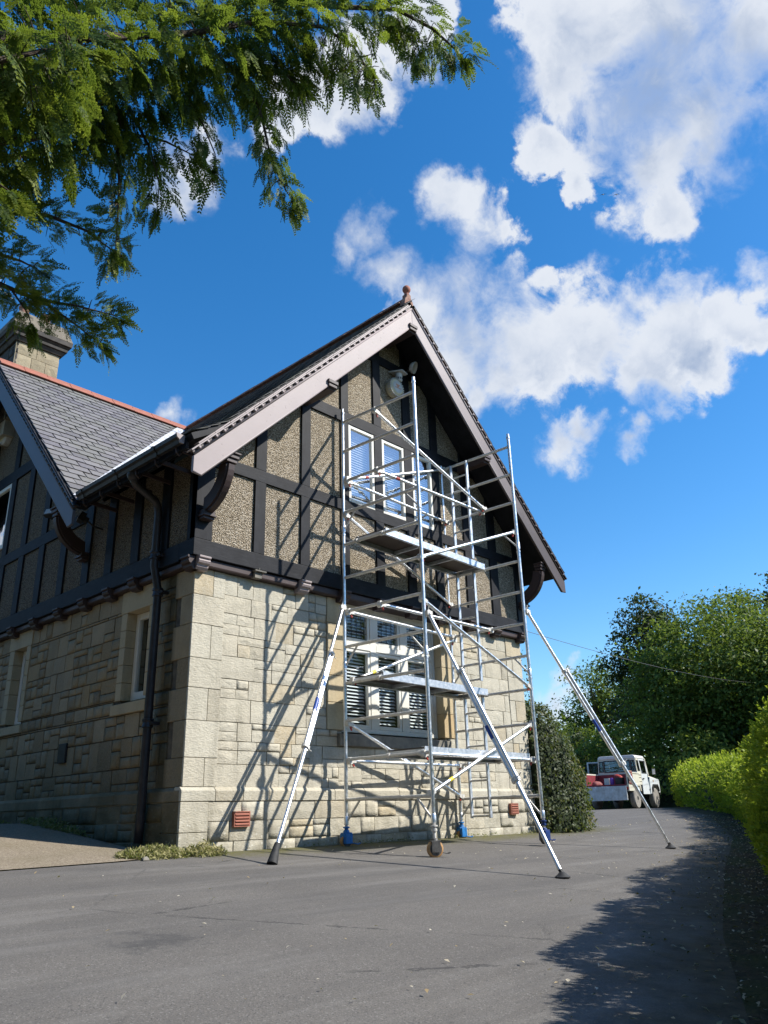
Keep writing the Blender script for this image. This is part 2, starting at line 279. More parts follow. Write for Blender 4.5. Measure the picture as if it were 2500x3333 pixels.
# ------------------------------------------------------------------ mesh helpers
def fast_mesh(name, V, F, tint=None):
    V = np.asarray(V, np.float32).reshape(-1, 3); F = np.asarray(F, np.int32); me = bpy.data.meshes.new(name)
    nf, k = F.shape
    me.vertices.add(len(V)); me.vertices.foreach_set('co', V.ravel())
    me.loops.add(nf * k); me.loops.foreach_set('vertex_index', F.ravel())
    me.polygons.add(nf); me.polygons.foreach_set('loop_start', np.arange(0, nf * k, k, dtype=np.int32))
    if tint is not None:
        a = me.attributes.new('tint', 'FLOAT', 'POINT'); a.data.foreach_set('value', np.asarray(tint, np.float32))
    me.update(calc_edges=True); me.validate(); return me
class MB:
    def __init__(s): s.v = []; s.f = []
    def add(s, v, f):
        o = len(s.v); s.v += [tuple(q) for q in v]; s.f += [tuple(i + o for i in q) for q in f]; return s
    def box(s, a, b):
        x0, y0, z0 = a; x1, y1, z1 = b
        v = [(x0, y0, z0), (x1, y0, z0), (x1, y1, z0), (x0, y1, z0), (x0, y0, z1), (x1, y0, z1), (x1, y1, z1), (x0, y1, z1)]
        return s.add(v, [(3, 2, 1, 0), (4, 5, 6, 7), (0, 1, 5, 4), (1, 2, 6, 5), (2, 3, 7, 6), (3, 0, 4, 7)])
    def bar(s, p, q, w, h, up=(0, 0, 1)):                    # rectangular bar from p to q, w across, h along up
        p = Vector(p); q = Vector(q); d = (q - p).normalized(); up = Vector(up); sd = d.cross(up).normalized() * (w / 2); u2 = sd.cross(d).normalized() * (h / 2)
        v = [p - sd - u2, p + sd - u2, p + sd + u2, p - sd + u2, q - sd - u2, q + sd - u2, q + sd + u2, q - sd + u2]
        return s.add(v, [(3, 2, 1, 0), (4, 5, 6, 7), (0, 1, 5, 4), (1, 2, 6, 5), (2, 3, 7, 6), (3, 0, 4, 7)])
    def tube(s, p, q, r, r2=None, n=10, caps=True):
        p = Vector(p); q = Vector(q); d = (q - p).normalized(); r2 = r if r2 is None else r2
        a = d.orthogonal().normalized(); b = d.cross(a); v = []
        for c, rr in ((p, r), (q, r2)):
            for i in range(n):
                t = 2 * math.pi * i / n; v.append(c + a * (math.cos(t) * rr) + b * (math.sin(t) * rr))
        f = [(i, (i + 1) % n, n + (i + 1) % n, n + i) for i in range(n)]
        if caps: f += [tuple(range(n - 1, -1, -1)), tuple(range(n, 2 * n))]
        return s.add(v, f)
    def path(s, pts, rad, n=8):
        pts = [Vector(p) for p in pts]; rad = rad if isinstance(rad, (list, tuple)) else [rad] * len(pts); v = []; ref = None
        for i, p in enumerate(pts):
            d = (pts[min(i + 1, len(pts) - 1)] - pts[max(i - 1, 0)]).normalized()
            ref = d.orthogonal().normalized() if ref is None else (ref - d * ref.dot(d)).normalized(); b = d.cross(ref)
            for k in range(n):
                t = 2 * math.pi * k / n; v.append(p + ref * (math.cos(t) * rad[i]) + b * (math.sin(t) * rad[i]))
        f = []
        for i in range(len(pts) - 1):
            for k in range(n): f.append((i * n + k, i * n + (k + 1) % n, (i + 1) * n + (k + 1) % n, (i + 1) * n + k))
        f += [tuple(range(n - 1, -1, -1)), tuple(range((len(pts) - 1) * n, len(pts) * n))]
        return s.add(v, f)
    def prism(s, poly, vec):                                  # planar polygon extruded along vec
        poly = [Vector(p) for p in poly]; vec = Vector(vec); n = len(poly); nrm = Vector((0, 0, 0))
        for i in range(n): nrm += poly[i].cross(poly[(i + 1) % n])
        if nrm.dot(vec) > 0: poly.reverse()
        v = poly + [p + vec for p in poly]
        return s.add(v, [tuple(range(n)), tuple(range(2 * n - 1, n - 1, -1))] + [(i, n + i, n + (i + 1) % n, (i + 1) % n)[::1] for i in range(n)])
    def lathe(s, c, prof, n=16, axis='Z'):
        c = Vector(c); v = []; m = len(prof)
        for r, h in prof:
            for i in range(n):
                t = 2 * math.pi * i / n; a, b = r * math.cos(t), r * math.sin(t)
                v.append(c + Vector({'Z': (a, b, h), 'Y': (a, h, b), 'X': (h, a, b)}[axis]))
        f = []
        for j in range(m - 1):
            for i in range(n): f.append((j * n + i, j * n + (i + 1) % n, (j + 1) * n + (i + 1) % n, (j + 1) * n + i))
        f += [tuple(range(n - 1, -1, -1)), tuple(range((m - 1) * n, m * n))]
        return s.add(v, f)
    def mesh(s, name):
        me = bpy.data.meshes.new(name); me.from_pydata(s.v, [], s.f); me.update(); return me
def obj(name, mb, m, parent=None, smooth=False, bevel=0.0, xf=None):
    me = mb.mesh(name) if isinstance(mb, MB) else mb
    if m is not None and not me.materials: me.materials.append(MAT[m] if isinstance(m, str) else m)
    if smooth:
        me.polygons.foreach_set('use_smooth', [True] * len(me.polygons))
    o = bpy.data.objects.new(name, me); COL.objects.link(o)
    if xf is not None: o.matrix_world = xf
    if parent is not None:
        o.parent = parent; o.matrix_parent_inverse = WM(parent).inverted()
    if smooth == 'auto':
        me.polygons.foreach_set('use_smooth', [True] * len(me.polygons))
        md = o.modifiers.new('split', 'EDGE_SPLIT'); md.split_angle = R(38)
    if bevel:
        b = o.modifiers.new('bevel', 'BEVEL'); b.width = bevel; b.segments = 2; b.limit_method = 'ANGLE'
    return o
def WM(o):
    m = o.matrix_basis.copy()
    return WM(o.parent) @ o.matrix_parent_inverse @ m if o.parent else m
def thing(name, label, cat, loc=(0, 0, 0), group=None):
    o = bpy.data.objects.new(name, None); COL.objects.link(o); o.location = loc; o.empty_display_size = .2
    return tag(o, label, cat, group)
def tag(o, label=None, cat=None, group=None, kind=None):
    if label: o['label'] = label
    if cat: o['category'] = cat
    if group: o['group'] = group
    if kind: o['kind'] = kind
    return o
def S01(a, b, x):
    t = np.clip((np.asarray(x, float) - a) / (b - a), 0, 1); return t * t * (3 - 2 * t)
# ------------------------------------------------------------------ ground
def gh(x, y):
    x = np.asarray(x, float); y = np.asarray(y, float)
    z = -.04 + .085 * np.clip(y, -9.5, 0) + .33 * S01(6, 24, x) + .36 * S01(-.45, 3.2, y) * S01(0.05, -.35, x)
    return z
def H(x, y): return float(gh(x, y))
def sheet(name, xs, ys_lo, ys_hi, n, m, lift, kind='structure', jit=0.0):
    xs = np.asarray(xs, float); V = []; k = len(xs)
    lo = np.array([ys_lo(x) for x in xs]); hi = np.array([ys_hi(x) for x in xs]); t = np.linspace(0, 1, n)
    Y = lo[:, None] + (hi - lo)[:, None] * t[None, :]; X = np.repeat(xs[:, None], n, 1); Z = gh(X, Y) + lift
    V = np.stack([X, Y, Z], -1).reshape(-1, 3); i, j = np.meshgrid(np.arange(k - 1), np.arange(n - 1), indexing='ij'); a = (i * n + j).ravel()
    o = obj(name, fast_mesh(name, V, np.stack([a, a + n, a + n + 1, a + 1], 1)), m); o['kind'] = kind
    o.data.polygons.foreach_set('use_smooth', [True] * len(o.data.polygons)); return o
def m_ground():
    m = mat('soil_and_grass', (.06, .07, .03), .95, spec=.1); t = NT(m); P = t.pos()
    t.color(t.mix(t.mr(t.noise(P, .8, 6), .4, .6), (.045, .065, .018), (.07, .055, .035))); t.bump(t.noise(P, 20, 5), .6, .05); return m
def m_tarmac():
    m = mat('tarmac', (.1, .1, .1), .9, spec=.25); t = NT(m); P = t.pos()
    c = t.mix(t.mr(t.noise(P, .9, 5), .3, .7), (.130, .119, .106), (.172, .158, .140))
    c = t.mix(t.mr(t.noise(P, 110, 3, .7), .35, .7), c, (.095, .090, .085)); g = t.vor(P, 150, out='Color')
    c = t.mix(t.mr(t.sep(g)[0], .90, .97, 0, .7), c, (.24, .23, .21)); c = t.mix(t.mr(t.sep(g)[1], .90, .97, 0, .6), c, (.035, .035, .035))
    trk = t.nd('ShaderNodeMapping'); trk.inputs['Rotation'].default_value = (0, 0, R(-22)); trk.inputs['Scale'].default_value = (.12, 1.0, 1); t.L.new(P, trk.inputs['Vector']); c = t.mix(t.mr(t.noise(trk.outputs[0], 1.6, 5, .6), .48, .66, 0, .42), c, (.075, .072, .070)); c = t.mix(t.mr(t.noise(trk.outputs[0], 2.7, 5, .6), .52, .68, 0, .35), c, (.21, .20, .185))
    cr = t.vor(t.pos((1, 1, 0)), .55, 'DISTANCE_TO_EDGE'); cw = t.mth('ADD', cr, t.mth('MULTIPLY', t.mth('SUBTRACT', t.noise(P, 6, 5, .8), .5), .10)); c = t.mix(t.mth('MULTIPLY', t.mr(t.mth('ABSOLUTE', cw), .010, .002), t.mr(t.noise(P, .7, 3), .5, .6, 0, .7)), c, (.03, .03, .03))
    st = t.noise(t.pos((1, 1, 1)), .45, 6, .7); c = t.mix(t.mr(st, .60, .72, 0, .45), c, (.06, .058, .056))
    pd = t.nd('ShaderNodeVectorMath', operation='DISTANCE'); t.L.new(P, pd.inputs[0]); pd.inputs[1].default_value = (-2.52, -3.62, -.36)
    wn = t.mth('ADD', pd.outputs['Value'], t.mth('MULTIPLY', t.mth('SUBTRACT', t.noise(P, 5, 8, .8), .5), 1.5)); c = t.mix(t.mr(wn, .26, .02, 0, .55), c, (.045, .045, .046))
    s = t.sep(P); mo = t.mth('MULTIPLY', t.mr(t.mth('ADD', s[1], t.mth('MULTIPLY', t.mth('SUBTRACT', t.noise(P, 2.5, 5), .5), .9)), -.75, -.2), t.mth('MULTIPLY', t.mr(s[0], -.1, .4), t.mr(s[0], 9.5, 8.2)))
    c = t.mix(t.mth('MULTIPLY', mo, t.mr(t.noise(P, 16, 5, .7), .35, .6, .2, .95)), c, (.10, .095, .018))
    ad = t.nd('ShaderNodeAttribute', attribute_name='mould').outputs['Fac']; ad = t.mth('ADD', ad, t.mth('MULTIPLY', t.mth('SUBTRACT', t.noise(P, 2.6, 6, .7), .5), 1.5))
    mu = t.mix(t.mr(t.noise(P, 9, 6, .7), .35, .65), (.045, .035, .022), (.10, .08, .045)); c = t.mix(t.mr(ad, 1.25, .55), c, mu); t.color(c)
    t.bump(t.mth('ADD', t.noise(P, 120, 4, .7), t.mth('MULTIPLY', t.noise(P, 3, 4), 3.0)), .55, .008)
    return m
def m_conc():
    m = mat('exposed_concrete', (.3, .25, .18), .9, spec=.2); t = NT(m); P = t.pos(); g = t.vor(P, 85, out='Color')
    c = t.ramp(t.sep(g)[0], [(0, (.17, .135, .095)), (.5, (.235, .195, .142)), (.85, (.31, .265, .20)), (1, (.12, .095, .07))])
    c = t.mix(t.mr(t.noise(P, 1.5, 5), .45, .75, 0, .5), c, (.17, .145, .09)); t.color(c); t.bump(t.noise(P, 90, 4), .5, .008); return m
def m_verge():
    m = mat('leaf_mould', (.05, .04, .025), .95, spec=.1); t = NT(m); P = t.pos()
    c = t.mix(t.mr(t.noise(P, 9, 6, .7), .35, .65), (.045, .035, .022), (.10, .08, .045)); c = t.mix(t.mr(t.noise(P, 1.7, 4), .45, .62, 0, .7), c, (.055, .065, .02)); t.color(c)
    t.bump(t.noise(P, 28, 6), .9, .04); return m
MAT['ground'] = m_ground(); MAT['tarmac'] = m_tarmac(); MAT['concrete'] = m_conc(); MAT['verge'] = m_verge()
def hedge_y(x):                                              # drive side foot of the hedge
    xs = [-12, -3, 0.6, 4.55, 9.4, 14, 19, 24, 27, 30, 34, 60]; ys = [-11.8, -7.78, -6.15, -4.62, -2.88, -.62, 2.25, 5.1, 6.2, 7.5, 9.3, 22]
    return float(np.interp(x, xs, ys))
g = sheet('ground', np.concatenate([np.linspace(-400, -14, 14), np.linspace(-12, 40, 60), np.linspace(45, 500, 14)]), lambda x: -400, lambda x: 500, 260, 'ground', -.03)
dx = np.concatenate([np.linspace(-14, 12, 110), np.linspace(12.5, 60, 60)])
def drive_top(x):
    xs = [-14, -2.1, -.9, -.15, 0, 7.2, 7.6, 8.9, 10, 14, 24, 60]; ys = [-1.2, -.42, -.35, -.22, -.05, -.05, 1.0, 2.4, 4.0, 9, 16, 40]
    return float(np.interp(x, xs, ys))
dr = sheet('driveway', dx, lambda x: hedge_y(x) + .45, drive_top, 140, 'tarmac', 0.0)
vv = np.empty(len(dr.data.vertices) * 3, np.float32); dr.data.vertices.foreach_get('co', vv); vv = vv.reshape(-1, 3)
at_ = dr.data.attributes.new('mould', 'FLOAT', 'POINT'); at_.data.foreach_set('value', (vv[:, 1] - np.array([hedge_y(x) for x in vv[:, 0]])).astype(np.float32))
ap = sheet('concrete_apron', np.linspace(-14, 0.0, 60), lambda x: drive_top(x) + .012, lambda x: 12, 60, 'concrete', .008)
sheet('verge', np.linspace(-9, 50, 150), lambda x: hedge_y(x) - 1.6, lambda x: hedge_y(x) + .50, 24, 'verge', .002)
# ------------------------------------------------------------------ house
house = thing('gabled_house', 'sandstone and black half-timbered house with slate roof behind the scaffold tower', 'house', (3.5, 3.0, 0))
W = 7.0; RX = 3.5; RZ = 8.55; SL = 0.99; YB = -.70; PO = .127          # ridge, slope, barge plane, jetty
UZ = lambda x: RZ - .17 - abs(x - RX) * SL                              # underside of the main roof
CY = 6.05; UZc = lambda y: RZ - .15 - abs(y - CY) * SL
def stone_variant(k):
    rg = random.Random(k); nx, nz = 5, 4; v = []; f = []
    for j in range(nz):
        for i in range(nx):
            e = i in (0, nx - 1) or j in (0, nz - 1)
            x = -.5 + i / (nx - 1); z = -.5 + j / (nz - 1)
            if not e: x += rg.uniform(-.08, .08); z += rg.uniform(-.09, .09)
            elif not (i in (0, nx - 1) and j in (0, nz - 1)):
                if j in (0, nz - 1): z += rg.uniform(-.012, .012)
                else: x += rg.uniform(-.008, .008)
            v.append((x, rg.uniform(.34, .46) if e else rg.uniform(-.12, .30), z))
    for j in range(nz - 1):
        for i in range(nx - 1): a = j * nx + i; f.append((a, a + 1, a + 1 + nx, a + nx))
    ring = [i for i in range(nx)] + [j * nx + nx - 1 for j in range(1, nz)] + [(nz - 1) * nx + i for i in range(nx - 2, -1, -1)] + [j * nx for j in range(nz - 2, 0, -1)]
    o = len(v)
    for q in ring: v.append((v[q][0], 1.6, v[q][2]))
    n = len(ring)
    for k2 in range(n): f.append((ring[(k2 + 1) % n], ring[k2], o + k2, o + (k2 + 1) % n))
    return v, f
SV = [stone_variant(k) for k in range(10)]
def layout(u0, u1, z0, z1, holes, ch, wr, sp, rg):
    brk = sorted({z0, z1, *[q for h in holes for q in (h[2], h[3]) if z0 < q < z1]}); out = []
    for za, zb in zip(brk[:-1], brk[1:]):
        n = max(1, round((zb - za) / ch)); cs = [za]
        for k in range(1, n): cs.append(za + (zb - za) * k / n + rg.uniform(-.12, .12) * ch)
        cs.append(zb)
        for c0, c1 in zip(cs[:-1], cs[1:]):
            iv = [(u0, u1)]
            for h in holes:
                if h[2] < c1 - .01 and h[3] > c0 + .01:
                    nv = []
                    for a, b in iv:
                        if h[0] > a: nv.append((a, min(b, h[0])))
                        if h[1] < b: nv.append((max(a, h[1]), b))
                    iv = [q for q in nv if q[1] - q[0] > .03]
            for a, b in iv:
                x = a
                while x < b - 1e-6:
                    w = rg.uniform(*wr)
                    if b - x - w < wr[0] * .7: w = b - x
                    w = min(w, b - x)
                    if c1 - c0 > .2 and rg.random() < sp:
                        m = c0 + (c1 - c0) * rg.choice((.38, .5, .6, .66))
                        for (q0, q1) in ((c0, m), (m, c1)):
                            if w > wr[0] * 1.7 and rg.random() < .6:
                                s = x + w * rg.uniform(.35, .65); out += [(x, s, q0, q1), (s, x + w, q0, q1)]
                            else: out.append((x, x + w, q0, q1))
                    else: out.append((x, x + w, c0, c1))
                    x += w
    return out
SM = {}
def stone_mesh(k, m):
    if (k, m) not in SM:
        me = bpy.data.meshes.new('stone'); me.from_pydata(SV[k][0], [], SV[k][1]); me.materials.append(MAT[m]); SM[(k, m)] = me
    return SM[(k, m)]
def lay_stones(rects, frame, depth, m, parent, limit, gap=.011, rg=None):
    O, ex, ey, ez = frame; area = sorted(rects, key=lambda q: -(q[1] - q[0]) * (q[3] - q[2])); V = []; F = []; T = []
    for n, (a, b, c, d) in enumerate(area):
        k = rg.randrange(10); w, h = b - a - gap, d - c - gap
        M = Matrix((ex * w, ey * depth, ez * h)).transposed().to_4x4(); M.translation = O + ex * ((a + b) / 2) + ez * ((c + d) / 2) + ey * rg.uniform(-.006, .006)
        if n < limit: obj('stone', stone_mesh(k, m), None, parent, xf=M)
        else:
            o = len(V); V += [M @ Vector(q) for q in SV[k][0]]; F += [tuple(i + o for i in q) for q in SV[k][1]]; T += [rg.random()] * len(SV[k][0])
    if V:
        o = obj('small_stones', fast_mesh('small_stones', [tuple(q) for q in V], F, T), m, parent); o['kind'] = 'stuff'
rg = random.Random(5)
# backing walls with window openings
def wall_sheet(mb, frame, u0, u1, z0, z1, holes, reveal, back=.4):
    O, ex, ey, ez = frame; us = sorted({u0, u1, *[q for h in holes for q in h[:2]]}); zs = sorted({z0, z1, *[q for h in holes for q in h[2:4]]})
    P = lambda u, d, z: O + ex * u + ey * d + ez * z
    for a, b in zip(us[:-1], us[1:]):
        for c, d in zip(zs[:-1], zs[1:]):
            if any(h[0] - 1e-6 <= a and b <= h[1] + 1e-6 and h[2] - 1e-6 <= c and d <= h[3] + 1e-6 for h in holes): continue
            for dep in (0, back): mb.add([P(a, dep, c), P(b, dep, c), P(b, dep, d), P(a, dep, d)], [(0, 1, 2, 3)])
    for a, b, c, d in [h[:4] for h in holes]:
        for q in ((a, c, a, d), (b, d, b, c), (a, d, b, d), (b, c, a, c)):
            mb.add([P(q[0], 0, q[1]), P(q[2], 0, q[3]), P(q[2], back, q[3]), P(q[0], back, q[1])], [(0, 1, 2, 3)])
    return mb
X_, Y_, Z_ = Vector((1, 0, 0)), Vector((0, 1, 0)), Vector((0, 0, 1))
FG = (Vector((0, .026, 0)), X_, Y_, Z_)                       # gable front, +u to the right
FL = (Vector((.026, 0, 0)), -Y_, X_, Z_)                      # side wall, u = -y
WIN = (2.55, 4.70, 1.40, 3.26)
grow = lambda h: (h[0] - .05, h[1] + .05, h[2] - .05, min(h[3] + .05, 3.39))
gw = obj('front_wall', wall_sheet(MB(), FG, 0.03, 6.97, -.3, 3.4, [grow(WIN)], .2), 'mortar', house)
LW1 = (-1.555, -1.00, 1.78, 2.94); LW2 = (-5.12, -4.66, 1.80, 2.98)
lw = obj('side_wall', wall_sheet(MB(), FL, -11.5, -.03, -.3, 3.4, [grow(LW1), grow(LW2)], .2), 'mortar_shaded', house)
# plain far walls close the house off
fw = MB(); fw.box((6.6, .3, -.3), (6.974, 9.6, 3.4)); fw.box((.3, 9.2, -.3), (6.6, 9.6, 3.4)); obj('rear_wall', fw, 'stone', house)
Fs = (Vector((0, 0, 0)), X_, Y_, Z_); Ls = (Vector((0, 0, 0)), -Y_, X_, Z_)
ZP = .635
holes = [WIN, (4.70, 5.02, 1.40, 3.26), (2.2, 2.55, 1.40, 3.26), (2.40, 4.80, 1.18, 1.40)]
rc = layout(.0, 7.0, ZP, 3.24, holes + [(0, .45, ZP, 3.24), (6.55, 7.0, ZP, 3.24)], .25, (.18, .52), .45, rg)
lay_stones(rc, Fs, .014, 'stone', gw, 165, gap=.008, rg=rg)
VENTS = [(.67, .90, .215, .385), (6.23, 6.44, .255, .425)]
rc = layout(0.34, 7.04, -.12, ZP - .14, [], .21, (.24, .58), .05, rg)
lay_stones(rc, (Vector((0, -.034, 0)), X_, Y_, Z_), .011, 'stone', gw, 20, gap=.009, rg=rg)
for z0_, z1_ in ((-.12, .17), (.17, ZP - .14)):
    m = MB(); m.box((-.042, -.042, z0_ + .003), (.335, -.001, z1_ - .003)); obj('quoin', m, 'stone', gw, bevel=.006)
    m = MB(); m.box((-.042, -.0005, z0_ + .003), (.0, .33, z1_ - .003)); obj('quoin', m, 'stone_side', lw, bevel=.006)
hl = [LW1, LW2, (-1.70, -1.555, 1.78, 2.94), (-1.00, -.90, 1.78, 2.94), (-1.72, -.90, 2.94, 3.24), (-1.75, -.90, 1.59, 1.78), (-5.30, -5.12, 1.80, 2.98), (-4.66, -4.52, 1.80, 2.98), (-5.34, -4.5, 2.98, 3.24), (-5.36, -4.5, 1.62, 1.80)]
rc = layout(-6.6, 0, ZP, 3.24, hl + [(-.40, 0, ZP, 3.24)], .29, (.17, .40), .55, rg)
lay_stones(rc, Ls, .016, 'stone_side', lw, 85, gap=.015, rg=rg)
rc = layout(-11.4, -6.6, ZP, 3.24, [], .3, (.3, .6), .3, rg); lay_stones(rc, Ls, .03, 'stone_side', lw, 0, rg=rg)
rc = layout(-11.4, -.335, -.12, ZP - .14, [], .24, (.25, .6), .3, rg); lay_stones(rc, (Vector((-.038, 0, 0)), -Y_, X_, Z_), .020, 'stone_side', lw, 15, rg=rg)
# plinth cores and chamfered plinth course
pc = MB(); pc.box((-.02, -.02, -.3), (7.02, .2, ZP - .135)); obj('plinth_core', pc, 'mortar', gw)
pc = MB(); pc.box((-.021, .2, -.3), (.2, 11.5, ZP - .135)); obj('plinth_core', pc, 'mortar', lw)
x = -.0
while x < 7.0:
    w = min(rg.uniform(.35, .75), 7.0 - x); w = 7.0 - x if 7.0 - x - w < .3 else w
    a = x if x > 0 else -.044; b = x + w if x + w < 6.99 else 7.044
    m = MB(); m.prism([(a + .003, -.044, ZP - .135), (a + .003, -.044, ZP - .02), (a + .003, -.004, ZP + .02), (a + .003, .1, ZP + .02), (a + .003, .1, ZP - .135)], (b - a - .006, 0, 0)); obj('plinth_stone', m, 'stone', gw, bevel=.006)
    x += w
y = -.003
while y < 11.4:
    w = min(rg.uniform(.5, .95), 11.4 - y) if y < 6 else 11.4 - y
    m = MB(); m.prism([(-.044, y + .003, ZP - .135), (-.044, y + .003, ZP - .02), (-.004, y + .003, ZP + .02), (.1, y + .003, ZP + .02), (.1, y + .003, ZP - .135)], (0, w - .006, 0)); obj('plinth_stone', m, 'stone_side', lw, bevel=.006)
    y += w
# quoins
z = ZP + .02; k = 0
while z < 3.2:
    h = min(rg.uniform(.30, .44), 3.24 - z); h = 3.24 - z if 3.24 - z - h < .16 else h
    a, b = ((.45, .26) if k % 2 else (.27, .40))
    m = MB(); m.box((-.013, -.013, z + .003), (a - .005, .02, z + h - .003)); obj('quoin', m, 'stone', gw, bevel=.005)
    m = MB(); m.box((-.013, .0205, z + .003), (.02, b - .005, z + h - .003)); obj('quoin', m, 'stone_side', lw, bevel=.005)
    if a < .44:
        m = MB(); m.box((a + .004, -.008, z + .003), (.447, .02, z + h - .003)); obj('stone', m, 'stone', gw, bevel=.005)
    m = MB(); c = .45 if k % 2 == 0 else .28
    m.box((7.0 - c, -.013, z + .003), (7.013, .3, z + h - .003)); obj('quoin', m, 'stone', gw, bevel=.005)
    if c < .44:
        m = MB(); m.box((6.553, -.008, z + .003), (7.0 - c - .006, .02, z + h - .003)); obj('stone', m, 'stone', gw, bevel=.005)
    z += h; k += 1
# jamb stones, sills, lintels
def jambs(u0, u1, z0, z1, fr, m, parent, n, dep=.2):
    O, ex, ey, ez = fr
    for k in range(n):
        a, b = z0 + (z1 - z0) * k / n, z0 + (z1 - z0) * (k + 1) / n
        q = MB(); p0 = O + ex * (u0 + .003) + ey * -.012 + ez * (a + .003); p1 = O + ex * (u1 - .003) + ey * dep + ez * (b - .003)
        q.box([min(i, j) for i, j in zip(p0, p1)], [max(i, j) for i, j in zip(p0, p1)]); obj('jamb_stone', q, m, parent, bevel=.005)
jambs(4.70, 5.02, 1.40, 3.24, Fs, 'dressed', gw, 5); jambs(2.2, 2.55, 1.40, 3.24, Fs, 'dressed', gw, 5)
jambs(-1.70, -1.555, 1.78, 2.94, Ls, 'dressed', lw, 5, .3); jambs(-1.0, -.90, 1.78, 2.94, Ls, 'dressed', lw, 4, .3)
jambs(-5.30, -5.12, 1.80, 2.98, Ls, 'dressed', lw, 5, .3); jambs(-4.66, -4.52, 1.80, 2.98, Ls, 'dressed', lw, 5, .3)
def sill(fr, u0, u1, z0, z1, m, parent, pr=.05, dep=.24):
    O, ex, ey, ez = fr; q = MB(); P = lambda d, z: O + ex * u0 + ey * d + ez * z
    q.prism([P(-pr, z0), P(-pr, z1 - .05), P(dep, z1), P(dep, z0)], ex * (u1 - u0)); obj('window_sill', q, m, parent, bevel=.006)
sill(Fs, 2.40, 4.80, 1.195, 1.40, 'sillstone', gw, .055); sill(Ls, -1.75, -.90, 1.595, 1.78, 'dressed', lw, .035, .3); sill(Ls, -5.36, -4.5, 1.625, 1.80, 'dressed', lw, .035, .3)
for a, b, z0 in ((-1.72, -.90, 2.943), (-5.34, -4.5, 2.983)):
    m = MB(); m.box((-.014, -b + .003, z0), (.3, -a - .003, 3.24)); obj('lintel', m, 'dressed', lw, bevel=.005)
# air vents
for a, b, c, d in VENTS:
    v = MB(); v.box((a, -.058, c), (b, -.02, d)); v.box((a, -.082, c), (a + .014, -.058, d)); v.box((b - .014, -.082, c), (b, -.058, d)); v.box((a + .014, -.082, d - .012), (b - .014, -.058, d)); v.box((a + .014, -.082, c), (b - .014, -.058, c + .012))
    vo = obj('air_brick', v, 'terracotta', gw)
    for k in range(4):
        zz = c + .02 + k * (d - c - .03) / 4; s = MB(); s.prism([(a + .015, -.09, zz), (a + .015, -.09, zz + .012), (a + .015, -.060, zz + .034), (a + .015, -.060, zz + .022)], (b - a - .03, 0, 0)); obj('slat', s, 'terracotta', vo)
v = MB(); v.box((-.03, 2.90, 1.09), (.0, 3.12, 1.35)); obj('vent_cover', v, 'dark', lw, bevel=.004)
# ------------------------------------------------------------------ windows
def sash(name, fr, u0, u1, z0, z1, dep, parent, glass, bars=0.05, leaded=False):
    O, ex, ey, ez = fr; P = lambda u, d, z: O + ex * u + ey * d + ez * z
    def bx(mb, ua, ub, da, db, za, zb):
        p, q = P(ua, da, za), P(ub, db, zb); mb.box([min(i, j) for i, j in zip(p, q)], [max(i, j) for i, j in zip(p, q)])
    f = MB(); t = bars
    bx(f, u0, u0 + t, dep - .02, dep + .04, z0, z1); bx(f, u1 - t, u1, dep - .02, dep + .04, z0, z1)
    bx(f, u0 + t, u1 - t, dep - .018, dep + .038, z1 - t, z1); bx(f, u0 + t, u1 - t, dep - .022, dep + .042, z0, z0 + t * 1.15)
    w = obj(name, f, 'white', parent, bevel=.004)
    g = MB(); g.add([P(u0 + t * .8, dep + .012, z0 + t), P(u1 - t * .8, dep + .012, z0 + t), P(u1 - t * .8, dep + .012, z1 - t * .8), P(u0 + t * .8, dep + .012, z1 - t * .8)], [(0, 1, 2, 3)]); obj('pane', g, glass, w)
    if leaded:
        l = MB(); n = max(2, round((u1 - u0 - 2 * t) / .105)); k = max(2, round((z1 - z0 - 2 * t) / .105))
        for i in range(1, n): u = u0 + t + (u1 - u0 - 2 * t) * i / n; bx(l, u - .004, u + .004, dep + .005, dep + .01, z0 + t, z1 - t)
        for i in range(1, k): q = z0 + t + (z1 - z0 - 2 * t) * i / k; bx(l, u0 + t, u1 - t, dep + .006, dep + .011, q - .004, q + .004)
        obj('lead_cames', l, 'gutter', w)
    return w
def blind(fr, u0, u1, z0, z1, dep, parent, gap, wid, tilt, name='blind_slat'):
    O, ex, ey, ez = fr; n = int((z1 - z0) / gap)
    c, s = math.cos(tilt) * wid / 2, math.sin(tilt) * wid / 2; me = None
    for k in range(n):
        z = z1 - gap * (k + .5); p = O + ex * u0 + ey * dep + ez * z
        if me is None:
            q = MB(); e = ex * (u1 - u0); A = ey * c - ez * s; t = Vector((0, 0, .002)); q.prism([-A - t, A - t, A + t, -A + t], e); me = q.mesh('blind_slat'); me.materials.append(MAT['blind'])
        M = Matrix.Translation(p); obj(name, me, None, parent, xf=M)
FW0 = .165
fr = MB(); a, b, c, d = WIN
fr.box((a, FW0 - .03, c + .001), (a + .05, FW0 + .05, d)); fr.box((b - .05, FW0 - .03, c + .001), (b, FW0 + .05, d)); fr.box((a + .05, FW0 - .028, d - .05), (b - .05, FW0 + .05, d)); fr.box((a + .05, FW0 - .034, c + .001), (b - .05, FW0 + .05, c + .06))
bay = obj('ground_floor_window', fr, 'white', house, bevel=.004)
for q in (3.215, 3.885):
    m = MB(); m.box((q, FW0 - .03, c + .06), (q + .13, FW0 + .05, d - .05)); obj('mullion', m, 'white', bay, bevel=.004)
us = [(a + .05, 3.215), (3.345, 3.885), (4.015, b - .05)]
